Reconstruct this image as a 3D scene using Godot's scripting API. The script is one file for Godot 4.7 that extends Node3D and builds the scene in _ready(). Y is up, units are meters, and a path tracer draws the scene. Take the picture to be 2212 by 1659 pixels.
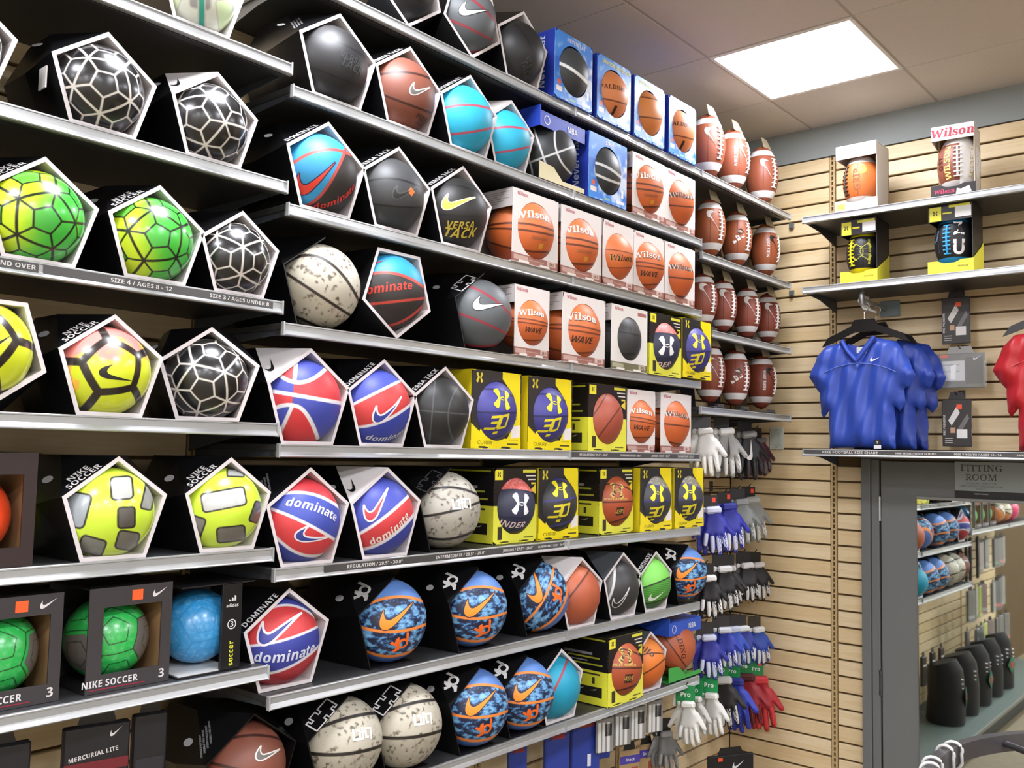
extends Node3D
# Ball wall of a sports shop. Ball wall: plane z = 0 facing +z, runs along x to the corner at x = 0. Fitting-room wall: plane x = 0 facing -x.

const EYE := Vector3(-4.433, 2.0, 2.2834)
const DEEP := 0.401          # shelf depth on the ball wall
const CEIL := 3.646
const XL := -3.0935          # soccer / basketball shelf joint
const XJ := -1.922
const XM := -1.0306          # basketball / football shelf joint
const XE := -0.1476
const SOCCER_Y := [2.9499, 2.6503, 2.3518, 2.0544, 1.7566, 1.4808]
const BASKET_Y := [3.1924, 2.8974, 2.5983, 2.3019, 2.005, 1.7064, 1.4061, 1.11]
const FOOT_Y := [3.1924, 2.8476, 2.5276, 2.1995]
const ORD := ["first", "second", "third", "fourth", "fifth", "sixth", "seventh", "eighth", "ninth", "tenth", "eleventh", "twelfth"]

const GLOW := 2.2
const LAMP := 1.0
const EXPOSE := 4.1

func _ready() -> void:
	var cam := Camera3D.new()
	cam.name = "camera"
	add_child(cam)
	cam.transform = Transform3D(Basis(Vector3(0.648070, 0.020862, 0.761289), Vector3(-0.068431, 0.997176, 0.030928), Vector3(-0.758500, -0.072140, 0.647668)).orthonormalized(), EYE)
	cam.fov = 45.0472
	cam.near = 0.05
	cam.current = true
	var we := WorldEnvironment.new()
	we.name = "environment"
	var env := Environment.new()
	env.background_mode = Environment.BG_COLOR
	env.background_color = Color("1a1a1c")
	env.tonemap_mode = Environment.TONE_MAPPER_LINEAR
	env.tonemap_exposure = EXPOSE
	env.sdfgi_enabled = true
	env.ssao_enabled = true
	env.ssil_enabled = true
	we.environment = env
	add_child(we)
	make_ball_textures()
	build_room()
	build_shelves()
	build_front_wall()
	build_stock()
	build_footballs()
	build_gloves()

class MB:
	var v := PackedVector3Array()
	var n := PackedVector3Array()
	var u := PackedVector2Array()
	func tri(a: Vector3, b: Vector3, c: Vector3, na: Vector3, nb: Vector3, nc: Vector3, ua := Vector2.ZERO, ub := Vector2.ZERO, uc := Vector2.ZERO) -> void:
		if (b - a).cross(c - a).dot(na + nb + nc) > 0.0:
			v.append_array([a, c, b]); n.append_array([na, nc, nb]); u.append_array([ua, uc, ub])
		else:
			v.append_array([a, b, c]); n.append_array([na, nb, nc]); u.append_array([ua, ub, uc])
	func face(a: Vector3, b: Vector3, c: Vector3, out: Vector3, ua := Vector2.ZERO, ub := Vector2.ZERO, uc := Vector2.ZERO) -> void:
		var g := (b - a).cross(c - a)
		if g.length_squared() < 1e-16:
			return
		g = g.normalized()
		if g.dot(out) < 0.0:
			g = -g
		tri(a, b, c, g, g, g, ua, ub, uc)
	func quad(a: Vector3, b: Vector3, c: Vector3, d: Vector3, out: Vector3, ua := Vector2.ZERO, ub := Vector2.ZERO, uc := Vector2.ZERO, ud := Vector2.ZERO) -> void:
		face(a, b, c, out, ua, ub, uc)
		face(a, c, d, out, ua, uc, ud)
	func box(c: Vector3, s: Vector3, bv := 0.0) -> MB:
		var h := s * 0.5
		var P := func(sx: float, sy: float, sz: float, k: int) -> Vector3:
			var q := Vector3(sx * (h.x - (0.0 if k == 0 else bv)), sy * (h.y - (0.0 if k == 1 else bv)), sz * (h.z - (0.0 if k == 2 else bv)))
			return c + q
		for s1: float in [-1.0, 1.0]:
			quad(P.call(s1, -1.0, -1.0, 0), P.call(s1, 1.0, -1.0, 0), P.call(s1, 1.0, 1.0, 0), P.call(s1, -1.0, 1.0, 0), Vector3(s1, 0, 0), Vector2(0, 1), Vector2(0, 0), Vector2(1, 0), Vector2(1, 1))
			quad(P.call(-1.0, s1, -1.0, 1), P.call(1.0, s1, -1.0, 1), P.call(1.0, s1, 1.0, 1), P.call(-1.0, s1, 1.0, 1), Vector3(0, s1, 0), Vector2(0, 0), Vector2(1, 0), Vector2(1, 1), Vector2(0, 1))
			quad(P.call(-1.0, -1.0, s1, 2), P.call(1.0, -1.0, s1, 2), P.call(1.0, 1.0, s1, 2), P.call(-1.0, 1.0, s1, 2), Vector3(0, 0, s1), Vector2(0, 1), Vector2(1, 1), Vector2(1, 0), Vector2(0, 0))
		if bv > 0.0:
			for a: float in [-1.0, 1.0]:
				for b: float in [-1.0, 1.0]:
					quad(P.call(a, b, -1.0, 0), P.call(a, b, 1.0, 0), P.call(a, b, 1.0, 1), P.call(a, b, -1.0, 1), Vector3(a, b, 0))
					quad(P.call(a, -1.0, b, 0), P.call(a, 1.0, b, 0), P.call(a, 1.0, b, 2), P.call(a, -1.0, b, 2), Vector3(a, 0, b))
					quad(P.call(-1.0, a, b, 1), P.call(1.0, a, b, 1), P.call(1.0, a, b, 2), P.call(-1.0, a, b, 2), Vector3(0, a, b))
					for e: float in [-1.0, 1.0]:
						face(P.call(a, b, e, 0), P.call(a, b, e, 1), P.call(a, b, e, 2), Vector3(a, b, e))
		return self
	# polygon (counter-clockwise or not) extruded from z0 to z1 and placed by xf
	func prism(p: PackedVector2Array, xf: Transform3D, z0: float, z1: float) -> MB:
		var ix := Geometry2D.triangulate_polygon(p)
		for k in range(0, ix.size(), 3):
			for z: float in [z0, z1]:
				var o := xf.basis.z * (1.0 if z == maxf(z0, z1) else -1.0)
				face(xf * Vector3(p[ix[k]].x, p[ix[k]].y, z), xf * Vector3(p[ix[k + 1]].x, p[ix[k + 1]].y, z), xf * Vector3(p[ix[k + 2]].x, p[ix[k + 2]].y, z), o)
		var cw := Geometry2D.is_polygon_clockwise(p)
		for i in p.size():
			var a := p[i]
			var b := p[(i + 1) % p.size()]
			var e := b - a
			var o2 := Vector2(-e.y, e.x) if cw else Vector2(e.y, -e.x)
			quad(xf * Vector3(a.x, a.y, z0), xf * Vector3(b.x, b.y, z0), xf * Vector3(b.x, b.y, z1), xf * Vector3(a.x, a.y, z1), xf.basis * Vector3(o2.x, o2.y, 0))
		return self
	func lathe(pr: PackedVector2Array, seg: int, xf := Transform3D()) -> MB:   # profile of (radius, height)
		for i in pr.size() - 1:
			var d := pr[i + 1] - pr[i]
			var nn := Vector2(d.y, -d.x).normalized()
			for k in seg:
				var t0 := TAU * k / seg
				var t1 := TAU * (k + 1) / seg
				var A := func(q: Vector2, t: float) -> Vector3: return xf * Vector3(q.x * cos(t), q.y, q.x * sin(t))
				var N := func(t: float) -> Vector3: return (xf.basis * Vector3(nn.x * cos(t), nn.y, nn.x * sin(t))).normalized()
				tri(A.call(pr[i], t0), A.call(pr[i], t1), A.call(pr[i + 1], t1), N.call(t0), N.call(t1), N.call(t1))
				tri(A.call(pr[i], t0), A.call(pr[i + 1], t1), A.call(pr[i + 1], t0), N.call(t0), N.call(t1), N.call(t0))
		return self
	func tube(pts: PackedVector3Array, rad: PackedFloat32Array, seg := 8, flat := 1.0, side := Vector3.ZERO) -> MB:
		var rings := []
		var nrm := []
		for i in pts.size():
			var d := (pts[mini(i + 1, pts.size() - 1)] - pts[maxi(i - 1, 0)]).normalized()
			var x := d.cross(side if side != Vector3.ZERO else (Vector3.UP if absf(d.y) < 0.9 else Vector3.RIGHT)).normalized()
			var y := x.cross(d)
			var r := rad[mini(i, rad.size() - 1)]
			var ring := PackedVector3Array()
			var nr := PackedVector3Array()
			for k in seg:
				var o := x * cos(TAU * k / seg) + y * sin(TAU * k / seg) * flat
				ring.append(pts[i] + o * r); nr.append(o.normalized())
			rings.append(ring); nrm.append(nr)
		for i in pts.size() - 1:
			for k in seg:
				var m := (k + 1) % seg
				tri(rings[i][k], rings[i][m], rings[i + 1][m], nrm[i][k], nrm[i][m], nrm[i + 1][m])
				tri(rings[i][k], rings[i + 1][m], rings[i + 1][k], nrm[i][k], nrm[i + 1][m], nrm[i + 1][k])
		for e: int in [0, pts.size() - 1]:
			var q := pts[1] if e == 0 else pts[e - 1]
			for k in seg:
				face(pts[e], rings[e][k], rings[e][(k + 1) % seg], pts[e] - q)
		return self
	func mesh() -> ArrayMesh:
		var a := []
		a.resize(Mesh.ARRAY_MAX)
		a[Mesh.ARRAY_VERTEX] = v; a[Mesh.ARRAY_NORMAL] = n; a[Mesh.ARRAY_TEX_UV] = u
		var m := ArrayMesh.new()
		m.add_surface_from_arrays(Mesh.PRIMITIVE_TRIANGLES, a)
		return m

# ---------------------------------------------------------------- objects
var used := {}
func numbered(called: String) -> String:
	if not used.has(called):
		used[called] = 0
		return called
	used[called] += 1
	return "%s_%03d" % [called, used[called]]

func tag(o: Node3D, label: String, category: String, group := "", kind := "") -> Node3D:
	if label: o.set_meta("label", label)
	if category: o.set_meta("category", category)
	if group: o.set_meta("group", group)
	if kind: o.set_meta("kind", kind)
	return o

func thing(called: String, label: String, category: String, at := Vector3.ZERO, turn := 0.0, group := "") -> Node3D:
	var o := Node3D.new()
	o.name = numbered(called)
	add_child(o, true)
	o.position = at
	o.rotation.y = turn
	return tag(o, label, category, group)

func part(parent: Node3D, called: String, m: Mesh, mat: Material) -> MeshInstance3D:
	var o := MeshInstance3D.new()
	o.name = called
	o.mesh = m
	o.material_override = mat
	parent.add_child(o, true)
	return o

func solo(called: String, m: Mesh, mat: Material, label: String, category: String, group := "") -> MeshInstance3D:
	var o := MeshInstance3D.new()
	o.name = numbered(called)
	o.mesh = m
	o.material_override = mat
	add_child(o, true)
	tag(o, label, category, group)
	return o

func struct(called: String) -> Node3D:
	var o := Node3D.new()
	o.name = numbered(called)
	add_child(o, true)
	o.set_meta("kind", "structure")
	return o

var mats := {}
func mat(hex: String, rough := 0.5, metal := 0.0, extra := {}) -> StandardMaterial3D:
	var key := "%s %s %s %s" % [hex, rough, metal, extra]
	if not mats.has(key):
		var m := StandardMaterial3D.new()
		m.albedo_color = Color(hex)
		m.roughness = rough
		m.metallic = metal
		for k: String in extra:
			m.set(k, extra[k])
		mats[key] = m
	return mats[key]

func tex_mat(t: Texture2D, rough := 0.5, extra := {}) -> StandardMaterial3D:
	var m := StandardMaterial3D.new()
	m.albedo_texture = t
	m.roughness = rough
	for k: String in extra:
		m.set(k, extra[k])
	return m

func noise_tex(freq: float, ramp: Array, sx := 256, sy := 256, kind := FastNoiseLite.TYPE_SIMPLEX_SMOOTH, oct := 4) -> NoiseTexture2D:
	var nz := FastNoiseLite.new()
	nz.seed = 7
	nz.noise_type = kind
	nz.frequency = freq
	nz.fractal_octaves = oct
	var t := NoiseTexture2D.new()
	t.width = sx; t.height = sy
	t.seamless = true
	t.noise = nz
	var g := Gradient.new()
	var off := PackedFloat32Array()
	var col := PackedColorArray()
	for i in ramp.size():
		off.append(float(i) / (ramp.size() - 1)); col.append(Color(ramp[i]))
	g.offsets = off; g.colors = col
	t.color_ramp = g
	return t

# ---------------------------------------------------------------- flat art: triangles in a plane
var art := {}
func poly_tris(polys: Array) -> PackedVector2Array:
	var out := PackedVector2Array()
	for p: PackedVector2Array in polys:
		var ix := Geometry2D.triangulate_polygon(p)
		for k in ix:
			out.append(p[k])
	return out

func text_tris(s: String, bold := true, slant := 0.0, serif := false, wide := 1.0) -> PackedVector2Array:   # cap height 1, centred
	var key := "%s|%s|%s|%s|%s" % [s, bold, slant, serif, wide]
	if art.has(key):
		return art[key]
	var f := SystemFont.new()
	f.font_names = PackedStringArray(["Droid Serif" if serif else "Droid Sans"])
	f.font_weight = 700 if bold else 400
	var tm := TextMesh.new()
	tm.text = s
	tm.font = f
	tm.font_size = 48
	tm.pixel_size = 1.0 / 34.0
	tm.depth = 0.0
	tm.curve_step = 3.0
	tm.horizontal_alignment = HORIZONTAL_ALIGNMENT_CENTER
	tm.vertical_alignment = VERTICAL_ALIGNMENT_CENTER
	var a := tm.get_mesh_arrays()
	var out := PackedVector2Array()
	if a.size() > 0 and a[Mesh.ARRAY_VERTEX] != null:
		var vs: PackedVector3Array = a[Mesh.ARRAY_VERTEX]
		var ids = a[Mesh.ARRAY_INDEX]
		var lst := []
		if ids != null and ids.size() > 0:
			for k in ids: lst.append(vs[k])
		else:
			for q in vs: lst.append(q)
		for q: Vector3 in lst:
			out.append(Vector2((q.x + slant * q.y) * wide, q.y))
	art[key] = out
	return out

func pv(a: Array, sc := 1.0, off := Vector2.ZERO) -> PackedVector2Array:
	var p := PackedVector2Array()
	for i in range(0, a.size(), 2):
		p.append(Vector2(a[i], a[i + 1]) * sc + off)
	return p

func bez(p: Array, steps := 7) -> PackedVector2Array:   # closed chain of cubic segments: [start, c1, c2, end, c1, c2, end ...]
	var out := PackedVector2Array()
	var a: Vector2 = p[0]
	for k in range(1, p.size(), 3):
		for i in steps:
			out.append(a.bezier_interpolate(p[k], p[k + 1], p[k + 2], float(i) / steps))
		a = p[k + 2]
	return out

func logo(kind: String) -> PackedVector2Array:
	if art.has(kind):
		return art[kind]
	var polys := []
	match kind:
		"swoosh":
			polys = [swoosh_poly(0.0)]
		"swoosh_fat":
			polys = Geometry2D.offset_polygon(swoosh_poly(0.0), 0.022, Geometry2D.JOIN_ROUND)
		"swoosh_thin":
			polys = Geometry2D.offset_polygon(swoosh_poly(0.0), -0.02, Geometry2D.JOIN_ROUND)
		"wings":   # two opposed arcs crossing
			for sx: float in [-1.0, 1.0]:
				for sy: float in [-1.0, 1.0]:
					polys.append(PackedVector2Array([Vector2(0.95 * sx, 0.62 * sy), Vector2(0.85 * sx, 0.82 * sy), Vector2(0.62 * sx, 0.98 * sy), Vector2(0.42 * sx, 0.98 * sy), Vector2(0.31 * sx, 0.6 * sy), Vector2(0.28 * sx, 0.12 * sy), Vector2(0.28 * sx, 0.0), Vector2(0.5 * sx, 0.0), Vector2(0.62 * sx, 0.2 * sy), Vector2(0.78 * sx, 0.42 * sy)]))
			for sy: float in [-1.0, 1.0]:
				var arc := PackedVector2Array()
				for i in 9: arc.append(Vector2(-0.34 + 0.68 * i / 8.0, sy * 0.2 * sin(PI * i / 8.0)))
				for i in 9: arc.append(Vector2(0.34 - 0.68 * i / 8.0, sy * 0.09 * sin(PI * (8 - i) / 8.0)))
				polys.append(arc)
		"kd":
			var ring := PackedVector2Array()
			for i in 25: ring.append(Vector2(0.25, 0) + Vector2.from_angle(TAU * i / 24.0 + 0.001) * 0.52)
			for i in 25: ring.append(Vector2(0.25, 0) + Vector2.from_angle(-TAU * i / 24.0 + 0.001) * 0.29)
			for i in 24:
				polys.append(PackedVector2Array([ring[i], ring[i + 1], ring[48 - i], ring[49 - i]]))
			polys.append(pv([0.55, 0.25, 0.77, 0.1, 0.86, 0.9, 0.6, 1.0]))
			polys.append(pv([-0.25, 0.1, -0.2, -0.2, -0.6, -0.02, -0.95, 0.25, -0.72, 0.45, -0.5, 0.22, -0.4, 0.6, -0.12, 0.75, -0.05, 0.45]))
			polys.append(pv([-0.25, 0.02, -0.5, -0.45, -0.75, -0.62, -0.6, -0.82, -0.35, -0.7, -0.1, -0.62, -0.02, -0.4]))
		"crown":
			var bars := [[-1.0, -0.5, -0.8, 0.5], [-1.0, -0.5, -0.15, -0.3], [-0.4, -0.3, -0.2, 0.2], [-0.6, 0.2, -0.2, 0.4], [-0.1, -0.5, 0.1, 0.55], [-0.3, 0.05, 0.3, 0.2], [0.2, -0.2, 0.4, 0.3], [0.2, -0.4, 0.6, -0.2], [0.8, -0.5, 1.0, 0.5], [0.15, 0.3, 1.0, 0.5]]
			for b: Array in bars: polys.append(pv([b[0], b[1], b[2], b[1], b[2], b[3], b[0], b[3]]))
		"crown_line":
			var o := pv([-1.0, -0.5, -0.1, -0.5, -0.1, -0.25, 0.12, -0.25, 0.12, -0.5, 0.6, -0.5, 0.6, -0.2, 0.8, -0.2, 0.8, -0.35, 1.0, -0.35, 1.0, 0.5, 0.12, 0.5, 0.12, 0.2, -0.1, 0.2, -0.1, 0.5, -0.6, 0.5, -0.6, 0.15, -0.8, 0.15, -0.8, 0.4, -1.0, 0.4])
			for i in o.size():
				var a := o[i]
				var b := o[(i + 1) % o.size()]
				var nn := (b - a).orthogonal().normalized() * 0.045
				var d := (b - a).normalized() * 0.045
				polys.append(PackedVector2Array([a - d + nn, b + d + nn, b + d - nn, a - d - nn]))
		"thirty":
			for b: Array in [[-0.9, 0.62, 0.05, 0.85], [-0.75, 0.1, 0.0, 0.33], [-1.15, -0.45, -0.1, -0.22], [0.2, 0.62, 1.0, 0.85], [0.05, -0.45, 0.85, -0.22], [0.05, -0.4, 0.28, 0.8], [0.8, -0.4, 1.03, 0.8], [-0.1, -0.3, 0.12, 0.75], [-0.1, -0.95, 0.35, -0.65]]:
				var q := PackedVector2Array()
				for c: Vector2 in [Vector2(b[0], b[1]), Vector2(b[2], b[1]), Vector2(b[2], b[3]), Vector2(b[0], b[3])]:
					q.append(Vector2(c.x + 0.35 * c.y, c.y))
				polys.append(q)
		"stripes":
			for i in 3:
				var x := -0.7 + 0.5 * i
				var hh := 0.35 + 0.3 * i
				polys.append(pv([x, 0, x + 0.36, 0, x + 0.36 - 0.25 * hh * 0.0, hh - 0.18, x + 0.05, hh]))
		"dot", "ring":
			for i in 24:
				var a := Vector2.from_angle(TAU * i / 24.0)
				var b := Vector2.from_angle(TAU * (i + 1) / 24.0)
				polys.append(PackedVector2Array([a * 0.8, a, b, b * 0.8]) if kind == "ring" else PackedVector2Array([Vector2.ZERO, a, b]))
		"rect":
			polys = [pv([-1, -1, 1, -1, 1, 1, -1, 1])]
		"player":   # slim upright player badge
			polys = [pv([-0.35, -1, 0.35, -1, 0.35, 1, -0.35, 1])]
	art[kind] = poly_tris(polys)
	return art[kind]

func swoosh_poly(_g: float) -> PackedVector2Array:
	var V := func(x: float, y: float) -> Vector2: return Vector2(x - 0.5, y - 0.2)
	return bez([V.call(0.2, 0.44), V.call(0.06, 0.3), V.call(-0.02, 0.17), V.call(0.01, 0.08), V.call(0.04, -0.02), V.call(0.16, -0.03), V.call(0.3, 0.03),
		V.call(0.5, 0.12), V.call(0.8, 0.3), V.call(1.0, 0.4), V.call(0.8, 0.33), V.call(0.5, 0.22), V.call(0.33, 0.18), V.call(0.2, 0.14), V.call(0.1, 0.2), V.call(0.2, 0.44)])

func flat_art(parent: Node3D, called: String, tris: PackedVector2Array, xf: Transform3D, m: Material) -> MeshInstance3D:
	var b := MB.new()
	var nn := xf.basis.z.normalized()
	for k in range(0, tris.size() - 2, 3):
		b.face(xf * Vector3(tris[k].x, tris[k].y, 0), xf * Vector3(tris[k + 1].x, tris[k + 1].y, 0), xf * Vector3(tris[k + 2].x, tris[k + 2].y, 0), nn)
	if b.v.is_empty():
		return null
	return part(parent, called, b.mesh(), m)

func sph(c: Basis, q: Vector2) -> Vector3:
	var a := q.length()
	if a < 1e-6:
		return c.z
	return c.z * cos(a) + (c.x * q.x + c.y * q.y) / a * sin(a)

func split_tri(b: MB, fr: Basis, p0: Vector2, p1: Vector2, p2: Vector2, lift: float, deep: int) -> void:
	var e0 := (p1 - p0).length_squared()
	var e1 := (p2 - p1).length_squared()
	var e2 := (p0 - p2).length_squared()
	var mx := maxf(e0, maxf(e1, e2))
	if mx > 0.03 and deep < 7:
		if mx == e0:
			var m := (p0 + p1) * 0.5
			split_tri(b, fr, p0, m, p2, lift, deep + 1); split_tri(b, fr, m, p1, p2, lift, deep + 1)
		elif mx == e1:
			var m := (p1 + p2) * 0.5
			split_tri(b, fr, p0, p1, m, lift, deep + 1); split_tri(b, fr, p0, m, p2, lift, deep + 1)
		else:
			var m := (p2 + p0) * 0.5
			split_tri(b, fr, p0, p1, m, lift, deep + 1); split_tri(b, fr, m, p1, p2, lift, deep + 1)
		return
	var a := sph(fr, p0)
	var c := sph(fr, p1)
	var d := sph(fr, p2)
	b.tri(a * lift, c * lift, d * lift, a, c, d)

# art laid round a ball of radius 1: centre c on the disc seen from +z, turned by rot, scaled
func ball_art(parent: Node3D, called: String, tris: PackedVector2Array, c: Vector2, rot: float, sc: float, m: Material, lift := 1.008, stretch := Vector3.ONE) -> void:
	if tris.is_empty():
		return
	var z := Vector3(c.x, c.y, sqrt(maxf(0.02, 1.0 - c.length_squared()))).normalized()
	var x := Vector3.UP.cross(z).normalized()
	var fr := Basis(x, z.cross(x), z)
	var b := MB.new()
	for k in range(0, tris.size(), 3):
		split_tri(b, fr, tris[k].rotated(rot) * sc, tris[k + 1].rotated(rot) * sc, tris[k + 2].rotated(rot) * sc, lift, 0)
	if stretch != Vector3.ONE:
		for i in b.v.size():
			b.v[i] = b.v[i] * stretch
	part(parent, called, b.mesh(), m)

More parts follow.
